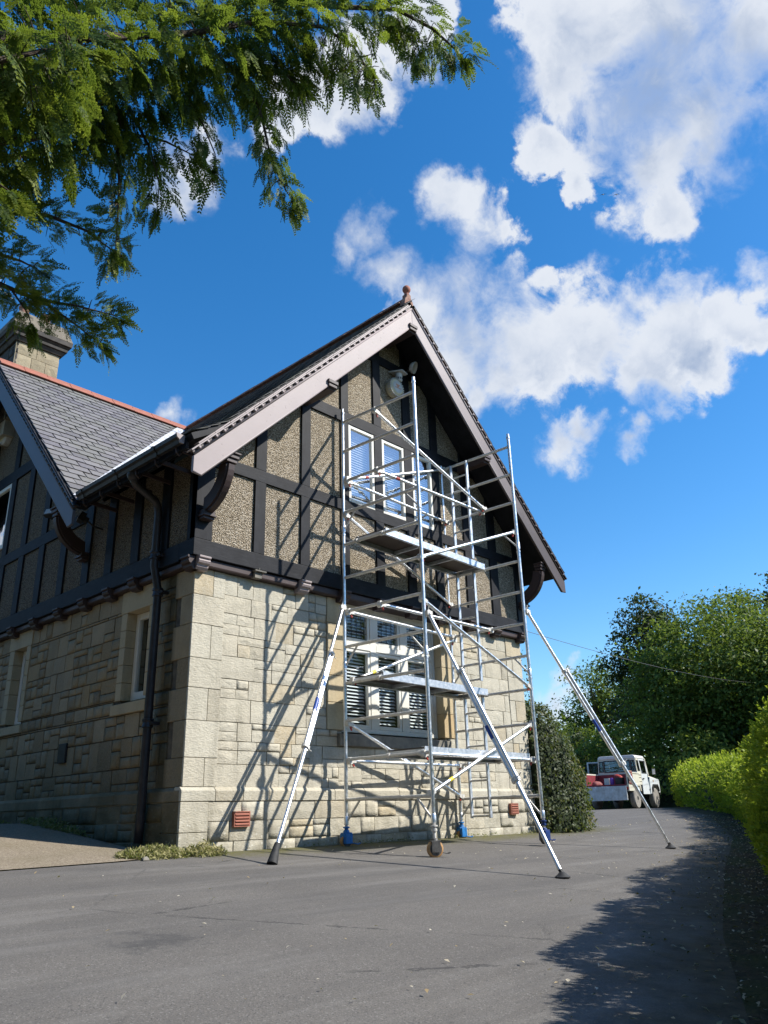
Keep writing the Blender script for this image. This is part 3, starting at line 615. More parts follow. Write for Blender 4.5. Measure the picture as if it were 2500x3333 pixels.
for u0, u1 in us:
    m = MB(); m.box((u0, FW0 - .032, 2.60), (u1, FW0 + .05, 2.70)); obj('transom', m, 'white', bay, bevel=.004)
    w = sash('casement', (Vector((0, 0, 0)), X_, Y_, Z_), u0 + .004, u1 - .004, 2.704, d - .052, FW0, house, 'glass', .045, True)
    w = sash('casement', (Vector((0, 0, 0)), X_, Y_, Z_), u0 + .004, u1 - .004, c + .064, 2.596, FW0, house, 'glass', .045)
    blind((Vector((0, 0, 0)), X_, Y_, Z_), u0 + .02, u1 - .02, c + .07, d - .06, FW0 + .11, w, .050, .046, R(-38))
for u0, u1 in ((2.565, 3.135), (3.325, 3.86), (4.065, 4.575)):
    w = sash('upper_casement', (Vector((0, -.127, 0)), X_, Y_, Z_), u0, u1, 4.775, 6.085, .03, house, 'glass_hi', .05)
    blind((Vector((0, 0, 0)), X_, Y_, Z_), u0 + .05, u1 - .05, 4.83, 6.03, .01, w, .042, .046, R(-52))
for (a0, b0, c0, d0) in (LW1, LW2):
    w = sash('narrow_casement', Ls, a0 + .004, b0 - .004, c0 + .004, d0 - .004, .15, house, 'glass', .085)
def room(x0, y0, z0, x1, y1, z1, open_side):                  # rooms behind the panes
    rm = MB()
    q = [((x0, y1, z0), (x1, y1, z0), (x1, y1, z1), (x0, y1, z1), 'N'), ((x0, y0, z0), (x1, y0, z0), (x1, y0, z1), (x0, y0, z1), 'S'), ((x0, y0, z0), (x0, y1, z0), (x0, y1, z1), (x0, y0, z1), 'W'), ((x1, y0, z0), (x1, y1, z0), (x1, y1, z1), (x1, y0, z1), 'E'), ((x0, y0, z0), (x1, y0, z0), (x1, y1, z0), (x0, y1, z0), 'B'), ((x0, y0, z1), (x1, y0, z1), (x1, y1, z1), (x0, y1, z1), 'T')]
    for f in q:
        if f[4] != open_side: rm.add(f[:4], [(0, 1, 2, 3)])
    obj('room_lining', rm, 'room', house)
room(1.9, .43, .7, 5.4, 4.2, 3.3, 'S'); room(2.2, .06, 4.3, 5.0, 3.6, 6.3, 'S'); room(.43, .7, 1.2, 1.85, 1.9, 3.1, 'W'); room(.43, 4.2, 1.2, 2.6, 5.6, 3.1, 'W'); room(.06, 5.9, 4.6, 3, 7.4, 6.4, 'W')
# ------------------------------------------------------------------ half timbering
def clip(poly, f):                                           # keep f(p) >= 0
    out = []
    for i in range(len(poly)):
        p, q = poly[i], poly[(i + 1) % len(poly)]; a, b = f(p), f(q)
        if a >= 0: out.append(p)
        if a * b < 0: t = a / (a - b); out.append(tuple(p[k] + (q[k] - p[k]) * t for k in range(2)))
    return out
def face_piece(name, poly, side, d0, d1, m, parent, tops, bevel=0.0):
    for f in tops: poly = clip(poly, f)
    if len(poly) < 3: return
    mb = MB()
    if side == 'G': mb.prism([(u, -d1, z) for u, z in poly], (0, d1 - d0, 0))
    else: mb.prism([(-d1, u, z) for u, z in poly], (d1 - d0, 0, 0))
    return obj(name, mb, m, parent, bevel=bevel)
rect = lambda a, b, c, d: [(a, c), (b, c), (b, d), (a, d)]
GT = [lambda p: UZ(0) + (p[0]) * SL - p[1], lambda p: UZ(7) + (7 - p[0]) * SL - p[1]]
upf = MB(); upf.prism([(-.06, -.06, 3.3), (7.06, -.06, 3.3), (7.06, -.06, UZ(7.06)), (RX, -.06, UZ(RX)), (-.06, -.06, UZ(-.06))], (0, .001, 0))
BZ0, BZ1 = 3.35, 3.57; MZ0, MZ1 = 4.60, 4.775; CZ0, CZ1 = 6.09, 6.28
POSTS = [(-.127, .13), (.785, .965), (1.60, 1.77), (2.40, 2.56), (3.14, 3.32), (3.865, 4.06), (4.58, 4.77), (5.39, 5.57), (6.11, 6.34), (6.88, 7.127)]
ft = obj('front_timber_frame', MB().box((-.13, -.127, BZ0), (7.13, .2, BZ1)), 'timber_h', house, bevel=.006)
def tim(poly, side, parent, d=PO): return face_piece('timber', poly, side, .02, d, 'timber' if poly[2][1] - poly[1][1] > poly[1][0] - poly[0][0] else 'timber_h', parent, GT if side == 'G' else LT, .004)
tim(rect(.131, 6.879, MZ0, MZ1), 'G', ft); tim(rect(0, 7, CZ0, CZ1), 'G', ft); tim(rect(2.9, 4.3, 7.50, 7.66), 'G', ft)
ZS = [(BZ1 + .001, MZ0 - .001), (MZ1 + .001, CZ0 - .001), (CZ1 + .001, 7.499), (7.661, 8.4)]
for i, (a, b) in enumerate(POSTS):
    if i in (0, 9): tim(rect(a, b, BZ1 + .001, 8), 'G', ft); continue
    for c, d in ZS: tim(rect(a, b, c, d), 'G', ft)
for i in range(9):
    a, b = POSTS[i][1], POSTS[i + 1][0]
    for j, (c, d) in enumerate(ZS):
        if j == 1 and i in (3, 4, 5): continue
        face_piece('roughcast_panel', rect(a, b, c, d), 'G', .02, .095, 'roughcast', ft, GT)
LT = [lambda p: max(UZc(p[0]), UZ(-.13)) - p[1]]
lt = obj('side_timber_frame', MB().box((-.127, .201, BZ0 - .02), (.2, 11.5, BZ1)), 'timber_h', house, bevel=.006)
LP = [(-.1269, .05), (.50, .70), (1.22, 1.42), (1.94, 2.14), (2.63, 2.83), (3.43, 3.63), (4.24, 4.44), (5.03, 5.23), (5.82, 6.02), (6.95, 7.15), (7.7, 7.9), (8.5, 8.7), (9.3, 9.5), (10.1, 10.3), (11.3, 11.5)]
def ltop(a): return max(UZc(a), UZ(-.13))
def lface(name, a, b, c, d, dep, m, bevel=0.0):
    ys = sorted({a, b, *[q for q in (CY, 2.25) if a < q < b]}); d0 = .02
    pts = [(a, c), (b, c)]
    if d < min(ltop(a), ltop(b)) - 1e-6: pts += [(b, d), (a, d)]
    else:
        top_ = [(float(q), min(d, ltop(q))) for q in np.linspace(b, a, 25) if ltop(q) > c + .012]
        if len(top_) < 3: return
        pts = [(top_[-1][0], c), (top_[0][0], c)] + top_
    mb = MB(); mb.prism([(-dep, u, z) for u, z in pts], (dep - d0, 0, 0)); return obj(name, mb, m, lt, bevel=bevel)
LZ = [(BZ1 + .001, 4.579), (4.771, 6.229), (6.451, 9)]
lface('timber', 2.831, 11.5, 4.58, 4.77, PO, 'timber', .004); lface('timber', 4.0, 8.1, 6.23, 6.45, PO, 'timber', .004)
for i, (a, b) in enumerate(LP):
    if i < 5: lface('timber', a, b, BZ1 + .001, 9, PO, 'timber', .004)
    else:
        for c, d in LZ: lface('timber', a, b, c, d, PO, 'timber', .004)
for i in range(len(LP) - 1):
    a, b = LP[i][1], LP[i + 1][0]
    if i < 4: lface('roughcast_panel', a, b, BZ1 + .001, 9, .095, 'roughcast_side')
    else:
        for j, (c, d) in enumerate(LZ):
            if i == 8 and j == 1: lface('roughcast_panel', a, b, c, 4.95, .095, 'roughcast_side'); continue
            lface('roughcast_panel', a, b, c, d, .095, 'roughcast_side')
w = sash('side_casement', (Vector((-.127, 0, 0)), -Y_, X_, Z_), -6.95, -6.02, 4.955, 6.225, .03, house, 'glass_hi', .07)
# corner filler so both frames meet, and inner core that closes the attic
att = MB(); att.box((.2, .2, 3.3), (6.97, .21, 4.5)); att.box((6.9, .2, 3.3), (7.1, 9.6, UZ(7.1) + .3)); att.box((.2, 9.5, 3.3), (6.9, 9.6, 5)); obj('rear_upper_wall', att, 'timber', house)
# moulding and corbels below the bressumer
mo = MB(); mo.box((-.09, -.09, 3.242), (7.09, .15, 3.349)); obj('cornice_moulding', mo, 'brown', ft, bevel=.02)
mo = MB(); mo.box((-.0905, .151, 3.242), (.15, 11.5, 3.329)); obj('cornice_moulding', mo, 'brown', lt, bevel=.02)
def corbel(side, u, m, wd=.17):
    mb = MB(); a, b = u - wd / 2, u + wd / 2
    pr = [(.0, 3.18), (.09, 3.18), (.12, 3.21), (.125, 3.24), (.155, 3.255), (.168, 3.285), (.155, 3.31), (.18, 3.32), (.18, 3.345), (0, 3.345)]
    if side == 'G': mb.prism([(a, -d, z) for d, z in pr], (b - a, 0, 0))
    else: mb.prism([(-d, a, z) for d, z in pr], (0, b - a, 0))
    obj('corbel', mb, m, ft if side == 'G' else lt, bevel=.004)
for u in (.02, 1.68, 2.45, 3.22, 3.95, 4.66, 5.44, 6.18, 6.95): corbel('G', u, 'primer' if u < 2 else 'brown')
for u in (1.28, 1.96, 2.68, 3.45, 4.28, 5.1, 5.95, 6.8): corbel('L', u, 'brown')
corbel('L', .0, 'brown', .18)
# ------------------------------------------------------------------ roofs
XE = -.55                                                     # eaves line of the main roof plane
XK, ZK = -.64, 4.61                                           # foot of the bellcast eaves
SN = Vector((-SL, 0, 1)).normalized()
def zr(x): return RZ - abs(x - RX) * SL
def zc(y): return RZ - abs(y - CY) * SL
roof = MB()
T = .10
def slab(mb, poly, n, t):
    n = Vector(n).normalized(); mb.prism(poly, n * -t)
roofm = MB()
yv = CY - (RX - XE)                                           # valley foot
slab(roofm, [(-.2, YB - .02, zr(-.2)), (RX, YB - .02, RZ), (RX, CY, RZ), (-.2, CY - 3.7, zr(-.2))], (-SL, 0, 1), T)
slab(roofm, [(XK, YB - .02, ZK), (-.2, YB - .02, zr(-.2)), (-.2, CY - 3.7, zr(-.2)), (XK, yv - .02, ZK)], (-.6, 0, 1), T * .8)
slab(roofm, [(RX, YB - .02, RZ), (7.62, YB - .02, zr(7.62)), (7.62, 9.8, zr(7.62)), (RX, 9.8, RZ)], (SL, 0, 1), T)
mroof = obj('main_roof', roofm, 'timber', house)
roofc = MB(); XC = -.72
slab(roofc, [(XC, yv - .05, zc(yv - .05)), (XE, yv - .05, zc(yv - .05)), (RX, CY, RZ), (XC, CY, RZ)], (0, -SL, 1), T)
slab(roofc, [(XC, CY, RZ), (RX, CY, RZ), (RX, CY + 4.1, zc(CY + 4.1)), (XC, CY + 4.1, zc(CY + 4.1))], (0, SL, 1), T)
croof = obj('cross_roof', roofc, 'timber', house)
SLm = {}
def slate_mesh(w, l, m):
    if (w, l, m) not in SLm:
        q = MB(); e_ = .004; q.add([(-w / 2 + e_, -l / 2, 0), (w / 2 - e_, -l / 2, 0), (w / 2 - e_, l / 2, -.004), (-w / 2 + e_, l / 2, -.004), (-w / 2 + e_, -l / 2, .009), (w / 2 - e_, -l / 2, .009), (w / 2 - e_, l / 2, .003), (-w / 2 + e_, l / 2, .003)], [(3, 2, 1, 0), (4, 5, 6, 7), (0, 1, 5, 4), (1, 2, 6, 5), (2, 3, 7, 6), (3, 0, 4, 7)])
        me = q.mesh('slate'); me.materials.append(MAT[m]); SLm[(w, l, m)] = me
    return SLm[(w, l, m)]
def slates(O, ea, es, en, length, inside, gauge, wd, m, parent, limit, u0, u1):
    n = int(length / gauge) + 1; V = []; F = []; Tn = []; cnt = 0; rr = random.Random(3); tilt = math.atan2(.010, gauge)
    for k in range(n):
        off = (wd / 2 if k % 2 else 0) + rr.uniform(-.015, .015); u = u0 - wd + off
        while u < u1 + wd:
            ww = wd * rr.uniform(.93, 1.0); c = k * gauge + gauge * .9
            ua, ub = u + .001, u + ww
            cl, ch = inside(c - gauge * .4)
            a, b = max(ua, cl), min(ub, ch)
            u += wd
            if b - a < .03: continue
            L = gauge * 1.75
            yy = es * math.cos(tilt) + en * -math.sin(tilt) * -1 * -1
            Ys = (es * math.cos(tilt) - en * math.sin(tilt)).normalized(); Zs = ea.cross(Ys).normalized()
            if Zs.dot(en) < 0: Zs = -Zs
            sk = rr.uniform(-.012, .012)
            M = Matrix((ea * ((b - a) / wd) + Ys * sk * .3, Ys, Zs)).transposed().to_4x4()
            M.translation = O + ea * ((a + b) / 2) + es * (c + rr.uniform(-.006, .006)) + en * (.013 + rr.uniform(-.002, .003))
            if cnt < limit: obj('slate', slate_mesh(wd, L, m), None, parent, xf=M); cnt += 1
            else:
                o = len(V); w2 = wd / 2 - .002; l2 = L / 2
                for q in ((-w2, -l2, 0), (w2, -l2, 0), (w2, l2, -.004), (-w2, l2, -.004), (-w2, -l2, .009), (w2, -l2, .009), (w2, l2, .003), (-w2, l2, .003)): V.append(tuple(M @ Vector(q)))
                F += [tuple(i + o for i in q) for q in ((3, 2, 1, 0), (4, 5, 6, 7), (0, 1, 5, 4), (1, 2, 6, 5), (2, 3, 7, 6), (3, 0, 4, 7))]; Tn += [rr.random()] * 8
    if V: o = obj('slates', fast_mesh('slates', V, F, Tn), m, parent); o['kind'] = 'stuff'
LS = math.hypot(1, SL); slope_len = (RX - XE) * LS
# cross roof, slope towards the drive
esc = Vector((0, 1, SL)).normalized(); enc = Vector((0, -SL, 1)).normalized()
slates(Vector((0, yv - .05, zc(yv - .05))), X_, esc, enc, slope_len - .12, lambda s: (XC - .01, XE + s / LS - .20), .195, .29, 'slate', croof, 300, XC, RX)
# main roof, left slope and right slope
esm = Vector((1, 0, SL)).normalized(); enm = Vector((-SL, 0, 1)).normalized()
slates(Vector((-.2, 0, zr(-.2))), -Y_, esm, enm, (RX + .2) * LS - .12, lambda s: (-(CY - 3.7 + s / LS), -(YB - .05)), .18, .26, 'slate_dark', mroof, 0, -CY, .8)
esk = (Vector((-.2, 0, zr(-.2))) - Vector((XK, 0, ZK))); lk = esk.length; esk.normalize(); enk = Vector((-esk.z, 0, esk.x))
slates(Vector((XK, 0, ZK)), -Y_, esk, enk, lk - .02, lambda s: (-(yv + .1), -(YB - .05)), .165, .26, 'slate_dark', mroof, 0, -2.3, .8)
esr = Vector((-1, 0, SL)).normalized(); enr = Vector((SL, 0, 1)).normalized()
slates(Vector((7.62, 0, zr(7.62))), Y_, esr, enr, slope_len - .12, lambda s: (YB - .05, 9.8), .18, .26, 'slate_dark', mroof, 0, YB, 9.8)
# lead valley
lv = MB(); nseg = 5
for k in range(nseg):
    t0, t1 = k / nseg, (k + 1) / nseg + .012; A = Vector((XE, yv, zr(XE))).lerp(Vector((RX, CY, RZ)), t0); B = Vector((XE, yv, zr(XE))).lerp(Vector((RX, CY, RZ)), min(1, t1))
    up = Vector((0, 0, .062 + .004 * (k % 2))); off = Vector((-.21, 0, 0)); offm = Vector((0, -.08, 0))
    q = MB(); q.add([A + off + up, A + up, B + up, B + off + up, A + offm + up, B + offm + up], [(0, 1, 2, 3), (1, 4, 5, 2)]); obj('valley_flashing', q, 'lead', croof)
# ridge tiles
def ridge(p, d, n, ln, m, parent):
    d = Vector(d)
    sd = Vector((-d.y, d.x, 0)).normalized(); me = None
    prof = [(-.16, -.10), (-.155, -.085), (-.05, .015), (-.045, .045), (-.022, .066), (.022, .066), (.045, .045), (.05, .015), (.155, -.085), (.16, -.10)]
    q = MB(); q.prism([sd * a + Z_ * b for a, b in prof], d * (ln - .008)); me = q.mesh('ridge_tile'); me.materials.append(MAT[m])
    for k in range(n): obj('ridge_tile', me, None, parent, xf=Matrix.Translation(Vector(p) + d * (ln * k) + Z_ * (.045 + .004 * (k % 2))))
ridge((XC + .02, CY, RZ - .01), (1, 0, 0), 9, .466, 'terracotta', croof)
ridge((RX, YB + .10, RZ + .015), (0, 1, 0), 22, .46, 'finial', mroof)
# finial at the gable peak
f = MB(); f.prism([(RX - .13, YB, RZ - .12), (RX - .10, YB, RZ + .04), (RX - .055, YB, RZ + .10), (RX - .05, YB, RZ + .17), (RX + .05, YB, RZ + .17), (RX + .055, YB, RZ + .10), (RX + .10, YB, RZ + .04), (RX + .13, YB, RZ - .12)], (0, .11, 0))
fo = obj('finial', f, 'finial', mroof, bevel=.008)
b = MB(); b.lathe((RX, YB + .05, RZ + .16), [(.05, 0), (.052, .02), (.034, .035), (.032, .05), (.05, .07), (.068, .10), (.073, .13), (.066, .165), (.047, .19), (.022, .204), (.004, .208)], 18); obj('finial_ball', b, 'terracotta', fo, smooth=True)
# barge boards: broad board, bead below, roll and dentils above, verge tiles
def barge(p0, dirv, L, out, m_board, parent, foot=True, mt=None):
    # p0: top of the board at its foot, dirv: up-slope unit vector, out: outward normal
    d = Vector(dirv).normalized(); o = Vector(out); n = Vector((0, 0, 1)); pn = (n - d * d.dot(n)).normalized()   # perpendicular, upward
    P = lambda s, h, e=0: Vector(p0) + d * s + pn * h + o * e
    hz = Vector((d.x, d.y, 0)).normalized(); q = MB()
    A = P(0, 0); c = A + Z_ * -.20; low = -.235; v_ = hz - Z_ * .14; e2 = c + v_ * ((P(0, low) - c).dot(pn) / v_.dot(pn))
    # foot corner where the lower edge meets the horizontal return
    t = ((e2 - P(0, low)).dot(pn)); s_low = (e2 - P(0, low)).dot(d)
    LL = L + low * SL - .001; q.prism([A, P(L - .001, 0), P(LL, low), e2, c], o * .045); bd = obj('barge_board', q, m_board, parent, bevel=.004)
    r = MB(); r.path([c + o * .03, e2 + o * .03, P(LL - .01, low) + o * .03], .018, 8); obj('bead_moulding', r, m_board, bd, smooth=True)
    r = MB(); r.tube(P(.02, .012, .045), P(L, .012, .045), .018, n=10); obj('roll_moulding', r, m_board, bd, smooth=True)
    r = MB(); r.bar(P(.02, .045, .02), P(L, .045, .02), .03, .04, o); obj('fillet', r, 'brown', bd)
    k = 0; s = .12; me = None
    while s < L - .1:
        if me is None: q = MB(); q.tube(-o * .03, o * .055, .021, n=10); me = q.mesh('dentil'); me.materials.append(MAT[mt or m_board]); me.polygons.foreach_set('use_smooth', [True] * len(me.polygons))
        ob = obj('dentil', me, None, bd, xf=Matrix.Translation(P(s, .043, .02))); s += .16
    nv = int(L / .31); me = [None, None]
    for row, (h, e, th) in enumerate(((.068, .075, .016), (.088, .06, .016))):
        for k in range(nv + 1):
            a = k * .31 + (.155 if row else 0); bnd = min(a + .304, L)
            if bnd - a < .05: continue
            q = MB(); q.bar(P(a, h, e / 2 - .02), P(bnd, h + (.004 if k % 2 else 0), e / 2 - .02), e + .04, th, pn); obj('verge_tile', q, (mt or m_board) if m_board != 'half' else 'brown', bd)
    return bd
dl = Vector((1, 0, SL)).normalized(); LB = (RX + .60) * LS
barge((-.60, YB, UZ(-.60) + .0), (1, 0, SL), LB, (0, -1, 0), 'primer', mroof)
barge((7.60, YB, UZ(7.60) + .0), (-1, 0, SL), LB, (0, -1, 0), 'half', mroof)
barge((XC + .02, yv - .02, UZc(yv - .02)), (0, 1, SL), (CY - yv) * LS, (-1, 0, 0), 'grey_paint', croof, mt='gutter')
barge((XC + .02, 2 * CY - yv, UZc(2 * CY - yv)), (0, -1, SL), (CY - yv) * LS, (-1, 0, 0), 'grey_paint', croof, mt='gutter')
# purlin ends and knee brackets
def purlin(x, z, parent):
    q = MB(); q.box((x - .07, YB - .03, z - .13), (x + .07, -.10, z + .01)); q.box((x - .095, YB - .085, z - .045), (x + .095, YB + .1, z + .012)); q.box((x - .082, YB - .07, z - .10), (x + .082, YB + .1, z - .05)); return obj('purlin_end', q, 'brown', parent, bevel=.008)
for x in (1.63, 5.37): purlin(x, UZ(x) - .32, mroof)
purlin(RX, UZ(RX) - .33, mroof)
def bracket(o, e, side, parent, zt=4.46, drop=.55, run=.52):
    # o: point on wall (post centre), e: outward unit, side: unit across
    o = Vector(o); e = Vector(e); s = Vector(side); q = MB()
    P = lambda d, z: o + e * d + Z_ * z
    outer = [P(.0 + run * math.sin(t), zt - drop * math.cos(t)) for t in np.linspace(.12, 1.5, 12)]
    inner = [P(.0 + (run - .15) * math.sin(t), zt + .02 - (drop - .15) * math.cos(t)) for t in np.linspace(.2, 1.5, 12)]
    for a, w in ((0.0, .13), (1, .085)):
        q2 = MB()
        for k in range(11):
            oo, o1, ii, i1 = outer[k], outer[k + 1], inner[k], inner[k + 1]
            if a: ce = (oo - ii).normalized() * .03; oo = oo + ce; o1 = o1 + (o1 - i1).normalized() * .03; ii = outer[k]; i1 = outer[k + 1]
            q2.prism([oo, o1, i1, ii], s * w)
        for v in range(len(q2.v)): q2.v[v] = tuple(Vector(q2.v[v]) - s * (w / 2))
        q.add(q2.v, q2.f)
    b = obj('knee_bracket', q, 'brown', parent)
    c = MB()
    for z0, z1, d, w in ((zt - drop - .10, zt - drop - .07, .11, .16), (zt - drop - .065, zt - drop - .04, .14, .19), (zt - drop - .035, zt - drop + .02, .12, .16)):
        a = o + s * (-w / 2); c.prism([a + Z_ * z0, a + e * d + Z_ * z0, a + e * d + Z_ * z1, a + Z_ * z1], s * w)
    obj('bracket_corbel', c, 'brown', b, bevel=.004)
    c = MB()
    for z0, z1, w, l in ((zt - .02, zt + .03, .16, .13), (zt + .035, zt + .085, .19, .15), (zt + .09, zt + .115, .22, .17)):
        a = P(run - .10, 0) + s * (-w / 2); c.prism([a + Z_ * z0, a + e * l + Z_ * z0, a + e * l + Z_ * z1, a + Z_ * z1], s * w)
    obj('bracket_cap', c, 'brown', b, bevel=.006)
bracket((.0, -.12, 0), (0, -1, 0), (1, 0, 0), mroof); bracket((7.0, -.12, 0), (0, -1, 0), (1, 0, 0), mroof)
bracket((-.12, 2.72, 0), (-1, 0, 0), (0, 1, 0), croof, zt=4.52, drop=.5, run=.52); bracket((-.12, 9.4, 0), (-1, 0, 0), (0, 1, 0), croof, zt=4.52)
# gutter along the left eaves
gz = ZK - .01; XE = XK
prof = [(-.02, -.10), (-.07, -.10), (-.085, -.055), (-.115, -.035), (-.125, .01), (-.115, .012), (-.10, -.02), (-.06, -.075), (-.03, -.075), (-.03, .005), (-.02, .005)]
q = MB(); q.prism([(XE + a, YB + .12, gz + b) for a, b in prof], (0, yv - YB - .20, 0)); gt = obj('gutter', q, 'gutter', mroof)
q = MB(); q.prism([(XE + a, YB + .095, gz + b) for a, b in ((-.02, -.10), (-.07, -.10), (-.085, -.055), (-.115, -.035), (-.13, .015), (-.01, .005))], (0, .022, 0)); obj('gutter_end', q, 'primer', gt)
for y in (-.1, .85, 1.75):
    q = MB(); q.prism([(XE + a * 1.08, y, gz + b * 1.12) for a, b in prof[:5]] + [(XE - .02, y, gz)], (0, .06, 0)); obj('gutter_joint', q, 'gutter', gt)
for y in np.arange(-.45, 1.9, .46):
    q = MB(); q.bar((XE + .01, y, gz - .11), (-.16, y, gz - .13), .03, .05); q.path([(XE - .03, y, gz - .10), (XE - .02, y, gz - .16), (XE + .02, y, gz - .19), (XE + .05, y, gz - .15)], .012, 6); obj('gutter_bracket', q, 'brown', gt)
sf = MB(); sf.box((XE + .01, YB + .1, gz - .145), (XE + .05, yv - .05, gz - .02)); obj('fascia', sf, 'timber', mroof)
# downpipe with swan neck
PY = .66; q = MB(); PXX = -.11
q.path([(XE + .02, .60, gz - .10), (XE + .02, .60, gz - .17), (XE + .06, .605, gz - .23), (-.25, .65, 4.24), (-.2, PY, 4.15), (-.19, PY, 4.05), (-.19, PY, 3.36), (PXX - .03, PY, 3.18), (PXX, PY, 3.05), (PXX, PY, .30), (PXX - .005, PY + .003, .07)], .052, 12); dp = obj('downpipe', q, 'pipe', house, smooth=True)
for z, x in ((1.40, PXX), (3.02, PXX), (3.5, -.19)):
    q = MB(); q.lathe((x, PY, z), [(.053, -.05), (.068, -.045), (.068, -.02), (.060, -.01), (.060, .02), (.070, .03), (.070, .055), (.053, .06)], 14); q.box((x - .015, PY - .10, z - .02), (x + .10, PY - .06, z + .02)); q.box((x - .012, PY - .12, z - .015), (x + .012, PY + .1, z + .012)); obj('pipe_collar', q, 'pipe', dp, smooth='auto')
q = MB(); q.lathe((XE + .02, .60, gz - .16), [(.05, -.03), (.075, 0), (.09, .04), (.09, .07)], 12); obj('pipe_head', q, 'pipe', dp, smooth='auto')
# chimney with stacked mouldings
ch = MB(); ch.box((-.30, 6.38, 7.3), (.53, 7.26, 9.36)); cho = obj('chimney', ch, 'mortar', croof)
rr = random.Random(8)
rc = layout(-.33, .56, 7.6, 9.36, [], .25, (.2, .48), .3, rr); lay_stones(rc, (Vector((0, 6.35, 0)), X_, Y_, Z_), .03, 'chim', croof, 40, gap=.009, rg=rr)
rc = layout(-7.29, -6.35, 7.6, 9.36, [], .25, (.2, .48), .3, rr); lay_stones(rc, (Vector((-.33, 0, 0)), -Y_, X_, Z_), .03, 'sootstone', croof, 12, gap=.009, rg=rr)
def ring(z0, z1, o0, o1, m='sootstone'):
    q = MB(); v = []
    for z, o in ((z0, o0), (z1, o1)): v += [(-.33 - o, 6.35 - o, z), (.56 + o, 6.35 - o, z), (.56 + o, 7.29 + o, z), (-.33 - o, 7.29 + o, z)]
    q.add(v, [(3, 2, 1, 0), (4, 5, 6, 7), (0, 1, 5, 4), (1, 2, 6, 5), (2, 3, 7, 6), (3, 0, 4, 7)]); obj('chimney_moulding', q, m, cho, bevel=.006)
ring(9.36, 9.44, .03, .07); ring(9.445, 9.50, .10, .11); ring(9.505, 9.56, .07, .13); ring(9.565, 9.66, .16, .17); ring(9.665, 10.02, .17, .05, 'capstone')
q = MB(); q.lathe((-.14, 6.75, 10.02), [(.13, 0), (.13, .08), (.10, .11), (.095, .34), (.115, .36), (.115, .40), (.08, .40)], 14); obj('chimney_pot', q, 'finial', cho, smooth='auto')
q = MB(); q.lathe((.32, 6.75, 10.02), [(.13, 0), (.13, .08), (.10, .11), (.095, .34), (.115, .36), (.115, .40), (.08, .40)], 14); obj('chimney_pot', q, 'finial', cho, smooth='auto')
# slipped soil-pipe plate on the front bressumer
q = MB(); q.box((.80, -.165, 3.315), (.98, -.05, 3.333)); q.box((.82, -.13, 3.235), (.93, -.05, 3.314)); q.tube((.88, -.14, 3.33), (.88, -.14, 3.37), .007, n=6); obj('broken_corbel', q, 'sillstone', ft)
# ------------------------------------------------------------------ scaffold tower
A0 = 0.051; E1 = Vector((math.cos(A0), math.sin(A0), 0)); E2 = Vector((math.sin(A0), -math.cos(A0), 0)); SO = Vector((2.3453, -.2127, 0)); SLn, SWd = 2.5465, 1.4169
def SP(a, b, z): return SO + E1 * (a * SLn) + E2 * (b * SWd) + Z_ * z
def RZk(k): return .498 + .5 * k
tower = thing('scaffold_tower', 'silver aluminium mobile scaffold tower standing against the gable', 'scaffold', (SO.x + 1.3, SO.y - .75, -.14))
RT = .0254
_tm = {}
def tubes(name, p, q, r, m, parent, n=12): b = MB(); b.tube(p, q, r, n=n); return obj(name, b, m, parent, smooth='auto')
for a in (0, 1):
    for f in range(3):
        z0, z1 = .19 + 2 * f, 2.17 + 2 * f; fr_ = None
        for b in (0, 1):
            u = MB(); u.tube(SP(a, b, z0), SP(a, b, z1), RT, n=14); u.lathe(SP(a, b, z0), [(.026, 0), (.0315, .005), (.0315, .10), (.026, .11)], 14)
            u.lathe(SP(a, b, z1 - .03), [(.026, 0), (.031, .004), (.031, .03), (.022, .034), (.022, .09 if f == 2 else .06), (.012, .1 if f == 2 else .07)], 14)
            obj('upright', u, 'alu', tower, smooth='auto')
            s_ = MB(); s0 = 1 if b == 0 else -1; s_.bar(SP(a, b + s0 * .165, RZk(4 * f) - .02), SP(a, b + s0 * .012, RZk(4 * f) - .26), .022, .022, E1); obj('corner_strut', s_, 'alu_dull', tower, bevel=.002)
        for k in range(4 * f, 4 * f + 4):
            tubes('rung', SP(a, .018, RZk(k)), SP(a, .982, RZk(k)), .0225, 'alu_dull', tower, 10)
# built-in ladder of the right-hand frame
for f in range(3):
    lad = MB(); bl, br = .165, .40; z0 = RZk(4 * f) - .28; z1 = RZk(4 * f + 3) + .0
    ld = None
    for bb in (bl, br):
        q = MB(); q.bar(SP(1.0, bb, z0) - E1 * .035, SP(1.0, bb, z1) - E1 * .035, .028, .058, E1)
        if ld is None: ld = obj('ladder', q, 'galv', tower, bevel=.003)
        else: obj('ladder_rail', q, 'galv', ld, bevel=.003)
    for k in range(8):
        z = RZk(4 * f) - .25 + .25 * k
        if z < z1 - .02 and not (k % 2 == 1): tubes('ladder_rung', SP(1.0, bl + .01, z) - E1 * .035, SP(1.0, br - .01, z) - E1 * .035, .016, 'alu_dull', ld, 8)
